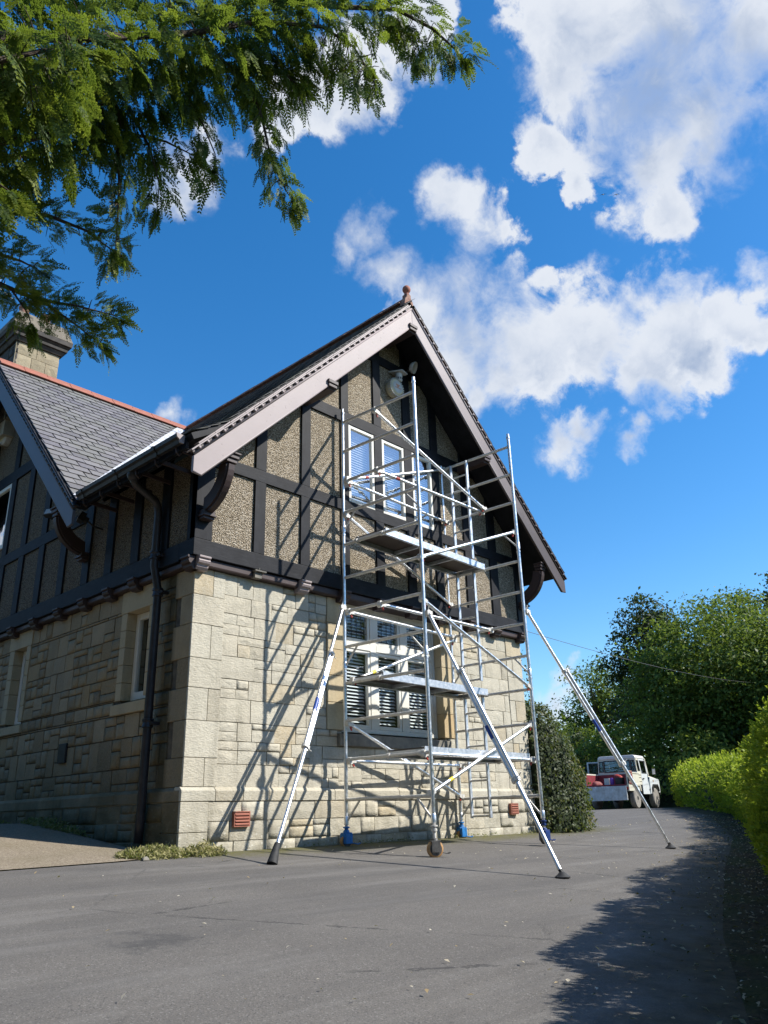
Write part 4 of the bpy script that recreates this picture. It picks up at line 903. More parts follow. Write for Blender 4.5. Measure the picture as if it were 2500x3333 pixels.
# braces
def hook(p, d, parent):
    d = d.normalized(); q = MB(); s = d.cross(Z_).normalized(); q.tube(p - s * .03 - Z_ * .012, p + s * .03 - Z_ * .012, .034, n=10); q.bar(p + d * .02, p + d * .10, .05, .05, Z_); q.tube(p - s * .028 + Z_ * .02, p + s * .028 + Z_ * .02, .028, n=10); obj('brace_hook', q, 'alu_dull', parent, smooth='auto')
    q = MB(); q.bar(p + d * .05 - Z_ * .035, p + d * .075 - Z_ * .07, .018, .02, s); obj('latch', q, 'red', parent)
def brace(p, q, lab=None):
    d = (q - p); b = MB(); b.tube(p, q, .0235, n=12); o = obj('brace', b, 'alu', tower, smooth='auto'); hook(p, d, o); hook(q, -d, o)
    if lab:
        b = MB(); c = p.lerp(q, .16); b.tube(c, c + d.normalized() * .09, .0245, n=12, caps=False); obj('sticker', b, lab, o, smooth=True)
IN, OUT = .055, .945
for p, q, l in ((SP(0, IN, RZk(1) - .02), SP(1, IN, RZk(1) - .02), None), (SP(0, OUT - .02, RZk(1) - .01), SP(1, OUT, RZk(1) - .01), None),
                (SP(0, IN, RZk(5) - .01), SP(1, IN, RZk(5) - .01), None), (SP(0, .47, RZk(5) - .01), SP(1, .56, RZk(5) - .01), None),
                (SP(0, IN, RZk(9) - .01), SP(1, IN, RZk(9) - .01), None), (SP(0, .47, RZk(9) - .01), SP(1, .56, RZk(9) - .01), 'red'),
                (SP(0, IN, RZk(9) + .02), SP(1, IN - .02, RZk(11)), 'red'), (SP(0, .46, RZk(11) - .02), SP(1, .60, RZk(9) + .02), None),
                (SP(0, IN - .02, RZk(2) - .03), SP(1, IN - .02, RZk(0) + .02), None), (SP(0, .10, RZk(3) + .02), SP(1, IN, RZk(5) - .05), 'yellow'),
                (SP(0, IN - .02, RZk(8) - .04), SP(1, IN - .02, RZk(6) + .03), None), (SP(0, 1 - .03, RZk(0) + .02), SP(1, .97, RZk(2)), 'yellow'),
                (SP(0, 1.0 - .02, RZk(5) - .07), SP(1, .99, RZk(3) + .02), None), (SP(0, .985, RZk(6)), SP(1, .97, RZk(8)), None)):
    brace(p, q, l)
# platforms
def platform(k, b0, b1, z_off=.03, trap=False):
    z = RZk(k) + z_off; ins = .012; q = MB(); P = lambda a, b, dz: SP(a, b, z + dz)
    for b, s in ((b0, 1), (b1, -1)):
        m = MB(); c0, c1 = P(ins, b, .0), P(1 - ins, b, .0); m.bar(c0, c1, .012, .095, Z_); m.bar(c0 + E2 * (s * .02) + Z_ * .045, c1 + E2 * (s * .02) + Z_ * .045, .05, .012, Z_); m.bar(c0 + E2 * (s * .018) - Z_ * .043, c1 + E2 * (s * .018) - Z_ * .043, .04, .009, Z_)
        if s == 1: pl = obj('platform', m, 'galv', tower)
        else: obj('side_beam', m, 'galv', pl)
    m = MB(); m.prism([P(ins, b0, .03) + E2 * .008, P(1 - ins, b0, .03) + E2 * .008, P(1 - ins, b1, .03) - E2 * .008, P(ins, b1, .03) - E2 * .008], Z_ * .012); obj('deck_board', m, 'ply', pl)
    for a in (ins, .35, .68, 1 - ins):
        m = MB(); m.bar(P(a, b0, -.005) + E2 * .01, P(a, b1, -.005) - E2 * .01, .04, .05, Z_); obj('cross_member', m, 'galv', pl)
    for a in (0, 1):
        for b in (b0 + .03, b1 - .03):
            m = MB(); c = SP(a, b, RZk(k)); s = 1 if a == 0 else -1; m.tube(c - E2 * .025, c + E2 * .025, .034, n=10); m.bar(c + E1 * (s * .01) + Z_ * .02, c + E1 * (s * .07) + Z_ * .02, .045, .04, Z_); obj('platform_hook', m, 'alu_dull', pl, smooth='auto')
    if trap:
        m = MB(); m.bar(P(.72, b0, -.03) + E2 * .05, P(.97, b0, -.03) + E2 * .05, .035, .03); m.bar(P(.72, b1, -.03) - E2 * .05, P(.97, b1, -.03) - E2 * .05, .035, .03); obj('trapdoor_frame', m, 'alu_dull', pl)
platform(1, .50, .92); platform(3, .07, .47, trap=True); platform(7, .15, .55)
# legs and castors
def castor(a, b, zb, m_h, m_w, rot, sc=1.0):
    c = SP(a, b, 0); q = MB(); q.tube((c.x, c.y, zb + .17), (c.x, c.y, .30), .019, n=12); lg = obj('adjustable_leg', q, 'alu_dull', tower, smooth='auto')
    q = MB(); q.lathe((c.x, c.y, .10), [(.021, 0), (.037, .005), (.037, .03), (.025, .035), (.025, .05), (.045, .055), (.045, .07), (.021, .075)], 12); obj('leg_nut', q, 'alu_dull' if m_h == 'steel_dark' else m_h, lg, smooth='auto')
    d = Vector((math.cos(rot), math.sin(rot), 0)); s = Vector((-d.y, d.x, 0)); q = MB(); o = Vector((c.x, c.y, zb))
    for t in (-1, 1): q.bar(o + s * (t * .045) + Z_ * .125 - d * .055, o + s * (t * .045) + Z_ * .125 + d * .055, .008, .125, Z_)
    q.bar(o - d * .06 + Z_ * .185, o + d * .06 + Z_ * .185, .10, .012, Z_); q.lathe(o + Z_ * .19, [(.045, 0), (.04, .02), (.022, .03)], 12); 
    if m_h != 'steel_dark': q.box((o.x - .058, o.y - .058, zb + .055), (o.x + .058, o.y + .058, zb + .178))
    cs = obj('castor', q, m_h, tower, bevel=.003)
    q = MB(); kw = 1.0 if m_h == 'steel_dark' else .84; prof = [(r_ * kw, h_) for r_, h_ in [(.02, -.03), (.085, -.03), (.098, -.02), (.10, 0), (.098, .02), (.085, .03), (.02, .03)]]; n = 20; v = []
    for r_, h_ in prof:
        for i in range(n): t = 2 * math.pi * i / n; v.append(o + d * (r_ * math.cos(t)) + Z_ * (.10 * kw + r_ * math.sin(t)) + s * h_)
    f = [(j * n + i, j * n + (i + 1) % n, (j + 1) * n + (i + 1) % n, (j + 1) * n + i) for j in range(6) for i in range(n)] + [tuple(range(n)), tuple(range(7 * n - 1, 6 * n - 1, -1))]; q.add(v, f); obj('wheel', q, m_w, cs, smooth='auto')
    q = MB(); q.tube(o + Z_ * (.10 * kw) - s * .034, o + Z_ * (.10 * kw) + s * .034, .074 * kw, n=18); obj('hub', q, 'steel_dark', cs, smooth='auto')
    q = MB(); q.bar(o + d * .05 + Z_ * .07, o + d * .17 + Z_ * .045, .035, .012, Z_); q.bar(o + d * .165 + Z_ * .05, o + d * .19 + Z_ * .06, .04, .014, Z_); obj('brake_pedal', q, m_h, cs, bevel=.003)
castor(0, 0, -.088, 'blue', 'orange', -.4); castor(0, 1, -.19, 'steel_dark', 'orange', -.5); castor(1, 0, -.094, 'blue', 'orange', -.35); castor(1, 1, -.146, 'navy', 'steel_dark', -.2)
# telescopic stabilisers
def stabiliser(top, foot, s0, s1, cone, offs):
    top = Vector(top); foot = Vector(foot); d = (foot - top).normalized(); L = (foot - top).length; P = lambda t: top + d * (L * t)
    sd = d.cross(Vector(offs)).normalized()
    q = MB(); q.tube(P(0), P(s1), .0235, n=14); st = obj('stabiliser', q, 'alu', tower, smooth='auto')
    q = MB(); q.tube(P(s0) + sd * .052, P(s1 + .01) + sd * .052, .0235, n=14); obj('outer_tube', q, 'alu', st, smooth='auto')
    q = MB(); q.tube(P(s1 - .01) + sd * .026, P(s1 + .33 * (1 - s1)) + sd * .02, .026, n=14); q.tube(P(s1 + .33 * (1 - s1)) + sd * .02, P(.985), .0215, n=14); obj('lower_tube', q, 'alu', st, smooth='auto')
    for t in (s0, s1):
        q = MB(); c = P(t) + sd * .026; q.tube(c - d * .022 - sd * .012, c + d * .022 - sd * .012, .043, n=14); q.tube(c - d * .022 + sd * .022, c + d * .022 + sd * .022, .036, n=14); q.tube(c + sd * .03, c + sd * .11 - d * .02, .006, n=6); obj('clamp', q, 'alu_dull', st, smooth='auto')
    q = MB(); q.tube(P(0) - d * .03, P(0) + d * .05, .034, n=12); q.tube(P(0) - Z_ * .03 - sd * .03, P(0) + Z_ * .10 + sd * .01, .008, n=6); q.bar(P(0) - Vector((.05, 0, 0)), P(0) + Vector((.05, 0, 0)), .05, .06); obj('top_clamp', q, 'alu_dull', st, smooth='auto')
    t = s0 + .52 * (s1 - s0); q = MB(); q.tube(P(t), P(t + .05), .0243, n=14, caps=False); obj('sticker', q, 'label_blue', st, smooth=True)
    q = MB(); h = H(foot.x, foot.y)
    if cone: q.tube(P(.945), Vector((foot.x, foot.y, h + .002)), .03, .058, n=14)
    else: q.lathe((foot.x, foot.y, h + .002), [(.075, 0), (.078, .012), (.05, .03), (.03, .05), (.02, .055)], 14); q.bar(P(.975), Vector((foot.x, foot.y, h + .045)), .03, .03)
    obj('rubber_foot', q, 'rubber', st, smooth='auto')
stabiliser(SP(0, 0, 3.05) + Vector((-.05, -.02, 0)), (.32, -1.22, H(.32, -1.22) + .02), .23, .62, True, (0, 1, .2))
stabiliser(SP(0, 1, 2.72) + Vector((.02, -.06, 0)), (2.17, -3.47, H(2.17, -3.47) + .03), .28, .70, False, (1, 0, .3))
stabiliser(SP(1, 1, 3.18) + Vector((.06, -.02, 0)), (6.48, -2.61, H(6.48, -2.61) + .03), .27, .67, False, (.5, .8, .2))
# ------------------------------------------------------------------ things fixed to the house
al = thing('alarm_bell', 'round cream alarm bell box high under the gable peak', 'alarm', (3.62, -.1, 7.12))
q = MB(); q.lathe((3.63, -.097, 7.13), [(.15, 0), (.155, -.02), (.165, -.05), (.165, -.10), (.15, -.135), (.125, -.15), (.10, -.152)], 28, 'Y'); obj('case', q, 'cream', al, smooth='auto')
for k in range(24):
    t = 2 * math.pi * k / 24
    if k == 0: q = MB(); q.box((-.012, -.05, -.006), (.012, .02, .012)); rib = q.mesh('rib'); rib.materials.append(MAT['offwhite'])
    M = Matrix.Translation((3.63 + .162 * math.cos(t), -.185, 7.13 + .162 * math.sin(t))) @ Matrix.Rotation(-t + math.pi / 2, 4, 'Y'); obj('rib', rib, None, al, xf=M)
q = MB(); q.tube((3.63, -.249, 7.13), (3.63, -.252, 7.13), .115, n=24); fc = obj('face_plate', q, 'offwhite', al)
q = MB(); q.box((3.58, -.255, 7.155), (3.68, -.2525, 7.175)); q.box((3.56, -.255, 7.10), (3.70, -.2525, 7.115)); q.tube((3.63, -.2525, 7.145), (3.63, -.2545, 7.145), .028, n=12); obj('faded_print', q, mat('faded_red_print', (.62, .30, .18), .6), fc)
pr = thing('motion_sensor', 'white cylindrical motion sensor on a bracket above the alarm bell', 'sensor', (3.68, -.1, 7.4))
q = MB(); q.prism([(3.56, -.10, 7.45), (3.80, -.10, 7.45), (3.84, -.30, 7.43), (3.66, -.34, 7.43)], (0, 0, .02)); obj('hood', q, 'offwhite', pr)
q = MB(); q.lathe((3.70, -.22, 7.27), [(.03, 0), (.05, .005), (.062, .03), (.062, .11), (.062, .15), (.05, .158)], 16); obj('body', q, 'offwhite', pr, smooth='auto')
for t in np.linspace(-2.6, -.3, 5):
    q = MB(); q.box((-.008, -.004, -.018), (.008, .004, .018)); obj('slot', q, 'dark', pr, xf=Matrix.Translation((3.70 + .062 * math.cos(t), -.22 + .062 * math.sin(t), 7.315)) @ Matrix.Rotation(t + math.pi / 2, 4, 'Z'))
sl = thing('security_lamp', 'tilted white bowl security lamp under the gable peak', 'lamp', (3.95, -.12, 7.6))
q = MB(); q.lathe((0, 0, 0), [(.02, 0), (.07, .01), (.10, .05), (.11, .09), (.10, .092), (.05, .06)], 16); ob = obj('bowl', q, 'offwhite', sl, smooth='auto', xf=Matrix.Translation((3.92, -.30, 7.62)) @ Matrix.Rotation(R(115), 4, 'X') @ Matrix.Rotation(R(25), 4, 'Y'))
q = MB(); q.path([(3.95, -.12, 7.55), (3.95, -.2, 7.57), (3.93, -.28, 7.62)], .018, 8); q.box((3.91, -.14, 7.50), (3.99, -.115, 7.60)); obj('arm', q, 'dark', sl)
def floodlight(c, yaw, label):
    t = thing('floodlight', label, 'floodlight', c); c = Vector(c); M = Matrix.Translation(c) @ Matrix.Rotation(yaw, 4, 'Z') @ Matrix.Rotation(R(25), 4, 'Y')
    q = MB(); q.box((-.10, -.09, -.06), (-.02, .09, .07)); q.box((-.02, -.05, -.04), (.04, .05, .04)); obj('housing', q, 'dark', t, xf=M, bevel=.006)
    q = MB(); q.box((-.105, -.075, -.045), (-.1005, .075, .055)); obj('lens', q, 'offwhite', t, xf=M)
    q = MB(); q.path([(c.x + .03, c.y, c.z), (c.x + .12, c.y, c.z - .06), (-.12, c.y, c.z - .08)], .014, 8); obj('arm', q, 'dark', t)
floodlight((-.40, 3.42, 4.77), R(25), 'square floodlight left of the curved bracket on the side gable')
floodlight((-.40, 2.30, 4.39), R(-20), 'square floodlight right of the curved bracket under the gutter')
ab = thing('alarm_box', 'round white alarm box on the side gable by the left edge', 'alarm', (-.1, 6.6, 7.3))
q = MB(); q.lathe((-.097, 6.60, 7.33), [(.15, 0), (.155, -.05), (.15, -.10), (.12, -.13)], 24, 'X'); obj('case', q, 'offwhite', ab, smooth='auto')
q = MB(); q.lathe((-.228, 6.60, 7.33), [(.10, 0), (.10, -.004)], 20, 'X'); obj('face_plate', q, 'cream', ab)
ae = thing('tv_aerial', 'thin television aerial mast beside the chimney', 'aerial', (-.60, 7.3, 8.0))
q = MB(); q.tube((-.58, 7.2, 7.4), (-.58, 7.2, 11.2), .016, n=8); obj('mast', q, 'alu_dull', ae)
q = MB(); q.bar((-.95, 7.0, 10.95), (-.2, 7.4, 10.95), .02, .02)
for k in range(8): c = Vector((-.95, 7.0, 10.96)).lerp(Vector((-.2, 7.4, 10.96)), k / 7); q.tube(c + Vector((-.1, .2, 0)), c + Vector((.1, -.2, 0)), .005, n=5)
obj('antenna', q, 'alu_dull', ae)
q = MB(); pts = []
for k in range(41):
    t = k / 40; p = Vector((7.05, .35, 3.62)).lerp(Vector((47, 6.8, 7.25)), t); p.z -= 4 * .55 * t * (1 - t); pts.append(p)
q.path(pts, .0055, 5); tag(obj('telephone_wire', q, 'steel_dark'), 'thin telephone wire running from the house towards the trees', 'wire')
# ------------------------------------------------------------------ pickup truck
MAT['cream_paint'] = m_plain('faded_cream_paint', (.66, .63, .50), (.58, .56, .47), 5, .4)
MAT['door_paint'] = m_plain('pale_grey_door_paint', (.62, .66, .66), (.55, .58, .58), 5, .4)
MAT['bed_red'] = m_plain('red_bed_lining', (.24, .03, .04), (.15, .025, .03), 6, .6)
MAT['tailgate'] = m_plain('worn_tailgate', (.62, .66, .68), (.42, .43, .42), 8, .5)
MAT['tyre'] = m_plain('dusty_tyre', (.30, .28, .25), (.18, .17, .15), 12, .9)
TM = Matrix.Translation((24.01, 7.52, .285)) @ Matrix.Rotation(R(9), 4, 'Z')
truck = thing('pickup_truck', 'old cream off-road pickup with its tailgate down at the end of the drive', 'truck', (24.01, 7.52, .285)); truck.rotation_euler = (0, 0, R(9))
def tp(name, mb, m, parent=truck, bevel=0.0, smooth=False): return obj(name, mb, m, parent, bevel=bevel, smooth=smooth, xf=TM)
def quad(mb, pts, th, n): mb.prism(pts, Vector(n) * th); return mb
# bed
q = MB(); q.box((-.88, -.78, .80), (.52, .78, .86)); bed = tp('load_bed', q, 'bed_red')
for s in (-1, 1):
    q = MB(); q.box((-.88, s * .80 - .02, .62), (.52, s * .80 + .02, 1.24)); q.box((-.90, s * .80 - .04, 1.24), (.53, s * .80 + .04, 1.29)); sp_ = tp('bed_side', q, 'cream_paint', bevel=.01)
    q = MB(); q.box((-.87, s * .775 - .006, .86), (.51, s * .775 + .004, 1.24)); tp('inner_lining', q, 'bed_red', sp_)
    q = MB(); q.prism([(-.88, s * .82, .62), (-.52, s * .82, .62), (-.46, s * .82, .80), (.40, s * .82, .80), (.46, s * .82, .62), (.52, s * .82, .62), (.52, s * .82, .86), (-.88, s * .82, .86)], (0, s * .03, 0)); tp('wheel_arch', q, 'cream_paint', sp_, bevel=.004)
q = MB(); q.box((.47, -.76, .861), (.52, .76, 1.26)); tp('bulkhead', q, 'bed_red', bed)
q = MB(); q.box((-.93, -.76, .30), (-.895, .76, .80)); tg = tp('tailgate', q, 'tailgate', bevel=.006)
for y in (-.74, -.42, -.14, .14, .42, .74):
    q = MB(); q.box((-.95, y - .02, .32), (-.931, y + .02, .78)); tp('tailgate_rib', q, 'tailgate', tg)
for y in (-.62, .62):
    q = MB(); q.bar((-.89, y * 1.24, 1.2), (-.91, y * 1.22, .80), .012, .012); tp('chain', q, 'steel_dark', tg)
q = MB(); q.box((-.8, -.42, .46), (2.75, -.32, .62)); q.box((-.8, .32, .46), (2.75, .42, .62)); q.box((-.80, -.72, .42), (-.72, .72, .56)); q.tube((0, -.7, .38), (0, .7, .38), .06); q.tube((2.36, -.7, .38), (2.36, .7, .38), .06); q.lathe((0, -.05, .38), [(.05, -.14), (.15, -.07), (.15, .07), (.05, .14)], 12, 'X'); tp('chassis', q, 'dark')
# cab shell, built round its window openings
CW = .79
def panel_open(name, plane, m, outline, wins, parent, th=.03):
    # outline/wins in (u,z); plane maps (u,z,d) to 3-D
    us = sorted({p for o in [outline] + wins for p in o[:2]}); zs = sorted({p for o in [outline] + wins for p in o[2:]}); q = MB()
    for a, b in zip(us[:-1], us[1:]):
        for c, d in zip(zs[:-1], zs[1:]):
            if a < outline[0] - 1e-6 or b > outline[1] + 1e-6 or c < outline[2] - 1e-6 or d > outline[3] + 1e-6: continue
            if any(w[0] <= a + 1e-6 and b <= w[1] + 1e-6 and w[2] <= c + 1e-6 and d <= w[3] + 1e-6 for w in wins): continue
            P = [plane(u, z, e) for e in (0, th) for u, z in ((a, c), (b, c), (b, d), (a, d))]
            q.add(P, [(0, 1, 2, 3), (7, 6, 5, 4), (0, 4, 5, 1), (1, 5, 6, 2), (2, 6, 7, 3), (3, 7, 4, 0)])
    o = tp(name, q, m, parent)
    for w in wins:
        g = MB(); g.add([plane(u, z, th * .5) for u, z in ((w[0], w[2]), (w[1], w[2]), (w[1], w[3]), (w[0], w[3]))], [(0, 1, 2, 3)]); tp('window', g, 'glass_car', o)
        s = MB(); t = .025
        for a, b, c, d in ((w[0] - t, w[0] + .01, w[2] - t, w[3] + t), (w[1] - .01, w[1] + t, w[2] - t, w[3] + t), (w[0] + .01, w[1] - .01, w[3] - .01, w[3] + t), (w[0] + .01, w[1] - .01, w[2] - t, w[2] + .01)):
            s.add([plane(u, z, e) for e in (-.006, .01) for u, z in ((a, c), (b, c), (b, d), (a, d))], [(0, 1, 2, 3), (7, 6, 5, 4), (0, 4, 5, 1), (1, 5, 6, 2), (2, 6, 7, 3), (3, 7, 4, 0)])
        tp('window_seal', s, 'dark', o)
    return o
lean = lambda z: max(0, z - 1.22) * .10
cabr = panel_open('cab_rear', lambda u, z, d: (.53 + d + lean(z) * .5, u, z), 'cream_paint', (-.76, .76, 1.26, 1.84), [(-.50, .50, 1.36, 1.76), (.56, .71, 1.38, 1.74), (-.71, -.56, 1.38, 1.74)], truck)
cabs = panel_open('cab_side', lambda u, z, d: (u, -CW + d + lean(z), z), 'cream_paint', (.53, .92, .86, 1.84), [(.62, .86, 1.38, 1.74)], truck)
cabl = panel_open('cab_side', lambda u, z, d: (u, CW - d - lean(z), z), 'cream_paint', (.53, .92, .86, 1.84), [(.62, .86, 1.38, 1.74)], truck)
door = panel_open('door', lambda u, z, d: (u, -CW - .004 + d + lean(z), z), 'door_paint', (.93, 1.74, .52, 1.82), [(1.02, 1.60, 1.30, 1.74)], truck)
q = MB(); q.box((1.0, -.83, 1.06), (1.14, -.80, 1.10)); tp('handle', q, 'dark', door); q = MB(); q.box((1.70, -.825, .66), (1.73, -.80, .72)); q.box((1.70, -.825, 1.08), (1.73, -.80, 1.14)); tp('hinge', q, 'dark', door)
for z in (.98, 1.12, 1.22):
    q = MB(); q.box((.54, -.805, z), (.91, -.79, z + .015)); tp('body_crease', q, 'cream_paint', cabs)
# far door stands open
c30, s30 = math.cos(R(62)), math.sin(R(62))
dfar = panel_open('door', lambda u, z, d: (1.74 - u * c30 + d * s30, CW + u * s30 + d * c30, z), 'door_paint', (0, .82, .55, 1.82), [(.08, .74, 1.28, 1.75)], truck)
rf = MB(); prof = [(-.74, 1.83), (-.745, 1.88), (-.72, 1.93), (-.66, 1.955), (.66, 1.955), (.72, 1.93), (.745, 1.88), (.74, 1.83)]
rf.prism([(.54, y, z) for y, z in prof], (1.12, 0, 0)); tp('cab_roof', rf, mat('white_roof_paint', (.72, .72, .69), .45), bevel=.02)
q = MB(); q.bar((1.66, -.74, 1.85), (1.86, -.76, 1.22), .05, .05); q.bar((1.66, .74, 1.85), (1.86, .76, 1.22), .05, .05); q.box((1.60, -.72, 1.83), (1.68, .72, 1.88)); ws = tp('windscreen_frame', q, 'cream_paint')
q = MB(); q.add([(1.67, -.72, 1.83), (1.67, .72, 1.83), (1.85, .72, 1.24), (1.85, -.72, 1.24)], [(0, 1, 2, 3)]); tp('windscreen', q, 'glass_car', ws)
q = MB(); q.prism([(1.75, -.74, .62), (1.75, -.74, 1.22), (1.86, -.74, 1.23), (2.92, -.74, 1.13), (2.95, -.74, 1.02), (2.95, -.74, .62)], (0, 1.48, 0)); tp('bonnet', q, 'cream_paint', bevel=.03)
for s in (-1, 1):
    pts = [(1.76, .52), (1.86, .52), (1.92, .74), (2.06, .86), (2.62, .86), (2.74, .74), (2.80, .58), (3.0, .58), (3.0, 1.02), (2.95, 1.09), (1.76, 1.16)]
    q = MB(); q.prism([(x, s * .74, z) for x, z in pts], (0, s * .09, 0)); wg = tp('front_wing', q, 'door_paint', bevel=.02)
    q = MB(); q.prism([(x, s * .831, z) for x, z in ((1.90, .60), (1.95, .78), (2.07, .89), (2.61, .89), (2.72, .78), (2.78, .62), (2.72, .62), (2.66, .75), (2.58, .83), (2.10, .83), (2.02, .75), (1.97, .60))], (0, s * .05, 0)); tp('wheel_arch', q, 'dark', wg)
    q = MB(); q.box((2.15, s * .835, .98), (2.22, s * .845, 1.05)); tp('side_lamp', q, 'orange', wg)
    for x in (0, 2.36):
        q = MB(); q.lathe((x, s * .74, .375), [(.20, -.10), (.34, -.10), (.37, -.07), (.378, 0), (.37, .07), (.34, .10), (.20, .10)], 28, 'Y'); wh = tp('wheel', q, 'tyre', smooth='auto')
        q = MB(); q.lathe((x, s * .74 + s * .03, .375), [(.205, 0), (.205, s * .045), (.17, s * .05), (.15, s * .02), (.07, s * .02), (.065, s * .08), (.02, s * .085)], 20, 'Y'); tp('rim', q, 'dark', wh, smooth='auto')
q = MB(); q.bar((1.80, -.80, 1.30), (1.86, -.96, 1.33), .02, .02); mr_ = tp('mirror', q, 'dark'); q = MB(); q.box((1.82, -1.08, 1.24), (1.86, -.95, 1.46)); tp('mirror_head', q, 'dark', mr_, bevel=.01); q = MB(); q.box((1.812, -1.07, 1.25), (1.819, -.96, 1.45)); tp('mirror_glass', q, 'alu', mr_)
q = MB(); q.box((2.98, -.80, .50), (3.10, .80, .63)); tp('front_bumper', q, 'dark', bevel=.01)
q = MB(); q.box((.95, -.65, .8), (1.45, -.15, 1.0)); q.box((.92, -.65, 1.0), (1.05, -.15, 1.5)); q.box((.95, .15, .8), (1.45, .65, 1.0)); q.box((.92, .15, 1.0), (1.05, .65, 1.5)); tp('seat', q, 'dark', bevel=.05)
for s in (-1, 1):
    q = MB(); q.box((-.905, s * .79 - .03, .66), (-.885, s * .79 + .03, .76)); tp('tail_lamp', q, 'red', bevel=.004)
# load in the bed
def inbed(x, y, z=.863): return TM @ Vector((x, y, z))
def load(name, label, cat, mb, m, x, y, rot=0, smooth=False, bevel=0.0):
    o = obj(name, mb, m, None, smooth=smooth, bevel=bevel, xf=Matrix.Translation(inbed(x, y)) @ Matrix.Rotation(R(9) + rot, 4, 'Z')); tag(o, label, cat); return o
q = MB(); q.box((-.06, -.09, 0), (.06, .09, .22)); q.box((-.065, -.095, .20), (.065, .095, .225)); load('plastic_tub', 'pale square tub standing in the pickup bed beside the purple canister', 'tub', q, 'offwhite', -.72, .02, .2)
q = MB(); q.lathe((0, 0, 0), [(.07, 0), (.075, .01), (.075, .21), (.06, .235), (.04, .24)], 16); load('purple_canister', 'purple canister standing in the pickup bed', 'canister', q, m_plain('purple_plastic', (.20, .06, .38), (.15, .05, .30), 10, .4), -.70, -.17, 0, 'auto')
q = MB(); q.lathe((0, 0, 0), [(.16, 0), (.17, .03), (.18, .22), (.175, .235), (.155, .235), (.15, .05)], 18); load('black_bucket', 'black bucket in the pickup bed under a red cloth', 'bucket', q, 'dark', -.66, -.45, 0, 'auto')
def lump(seed, rx, ry, rz, n=14):
    rr = random.Random(seed); q = MB(); v = []; f = []
    for j in range(n):
        for i in range(n):
            a = 2 * math.pi * i / n; b = math.pi * .5 * j / (n - 1); k = 1 + .18 * math.sin(3 * a + seed) * math.cos(b) + rr.uniform(-.08, .08)
            v.append((rx * k * math.cos(a) * math.cos(b), ry * k * math.sin(a) * math.cos(b), max(0, rz * k * math.sin(b))))
    for j in range(n - 1):
        for i in range(n): f.append((j * n + i, j * n + (i + 1) % n, (j + 1) * n + (i + 1) % n, (j + 1) * n + i))
    return q.add(v, f)
o = obj('red_cloth', lump(2, .13, .17, .10), 'red', None, smooth=True, xf=Matrix.Translation(inbed(-.62, -.42, 1.10)) @ Matrix.Rotation(.4, 4, 'X')); tag(o, 'crumpled red cloth on top of the black bucket in the pickup', 'cloth')
load('tool_bag', 'soft reddish bag slumped at the left of the pickup bed', 'bag', lump(5, .15, .20, .14), m_plain('dull_red_canvas', (.35, .09, .08), (.22, .10, .09), 14, .8), -.55, .50, 0, True)
def m_plaid():
    m = mat('plaid_wool', (.2, .08, .06), .95); t = NT(m); P = t.nd('ShaderNodeTexCoord').outputs['Object']
    w1 = t.nd('ShaderNodeTexWave', bands_direction='X'); w1.inputs['Scale'].default_value = 3.2; t.L.new(P, w1.inputs['Vector']); w2 = t.nd('ShaderNodeTexWave', bands_direction='Z'); w2.inputs['Scale'].default_value = 3.2; t.L.new(P, w2.inputs['Vector'])
    c = t.mix(t.mr(w1.outputs['Fac'], .6, .7), (.24, .05, .045), (.08, .035, .03)); c = t.mix(t.mr(w2.outputs['Fac'], .7, .75, 0, .6), c, (.40, .30, .20)); t.color(c); return m
q = MB(); v = []; f = []; n1, n2 = 16, 22; rr = random.Random(4)
for i in range(n1):
    for j in range(n2):
        t = j / (n2 - 1); x = -.82 + .46 * i / (n1 - 1); s = t * 1.15 - .5; wv = .02 * math.sin(i * 1.1 + t * 3) + .012 * rr.uniform(-1, 1)
        y, z = (-.74 - .02 + wv * .5, 1.33 + s * .85) if s < -.08 else ((-.865 - wv, 1.315 - (s - .12) * .9) if s > .12 else (-.765 - .1 * (s + .08) / .2, 1.325 + .012 * math.cos(s * 9)))
        v.append((x + .03 * math.sin(t * 5 + i), y, z))
for i in range(n1 - 1):
    for j in range(n2 - 1): a = i * n2 + j; f.append((a, a + 1, a + 1 + n2, a + n2))
q.add(v, f); o = obj('plaid_blanket', q, m_plaid(), None, smooth=True, xf=TM.copy()); o.modifiers.new('thick', 'SOLIDIFY').thickness = .012; tag(o, 'red plaid blanket hung over the right side of the pickup bed', 'blanket')
# ------------------------------------------------------------------ foliage tools
def leaf_quads(C, N, U, ln, wd, tint, fold=.25):
    # C centres, N normals, U tip directions
    n = len(C); U = U - N * (U * N).sum(1, keepdims=True); U /= np.linalg.norm(U, axis=1, keepdims=True) + 1e-9; S = np.cross(N, U)
    ln = np.asarray(ln).reshape(-1, 1); wd = np.asarray(wd).reshape(-1, 1)
    V = np.stack([C, C + U * ln * .5 + S * wd * .5 + N * wd * fold, C + U * ln, C + U * ln * .5 - S * wd * .5 + N * wd * fold], 1)
    F = (np.arange(n)[:, None] * 4 + np.arange(4)[None]); return V.reshape(-1, 3), F, np.repeat(tint, 4)
def unit(a): return a / (np.linalg.norm(a, axis=-1, keepdims=True) + 1e-9)
RN = np.random.default_rng(7)
def leaves_obj(name, V, F, T, m, parent): return obj(name, fast_mesh(name, V, F, T), m, parent)
def wob(x, y, z, s=1.0):
    return (np.sin(x * 2.1 * s + 1.3 * np.sin(y * 1.7 * s)) + np.sin(y * 2.9 * s + z * 1.1 * s + 2.0) + np.sin(z * 3.3 * s - x * 1.9 * s + .7) + .6 * np.sin(x * 5.3 * s + z * 4.1 * s) + .6 * np.sin(y * 6.1 * s - z * 3.7 * s)) / 4.2
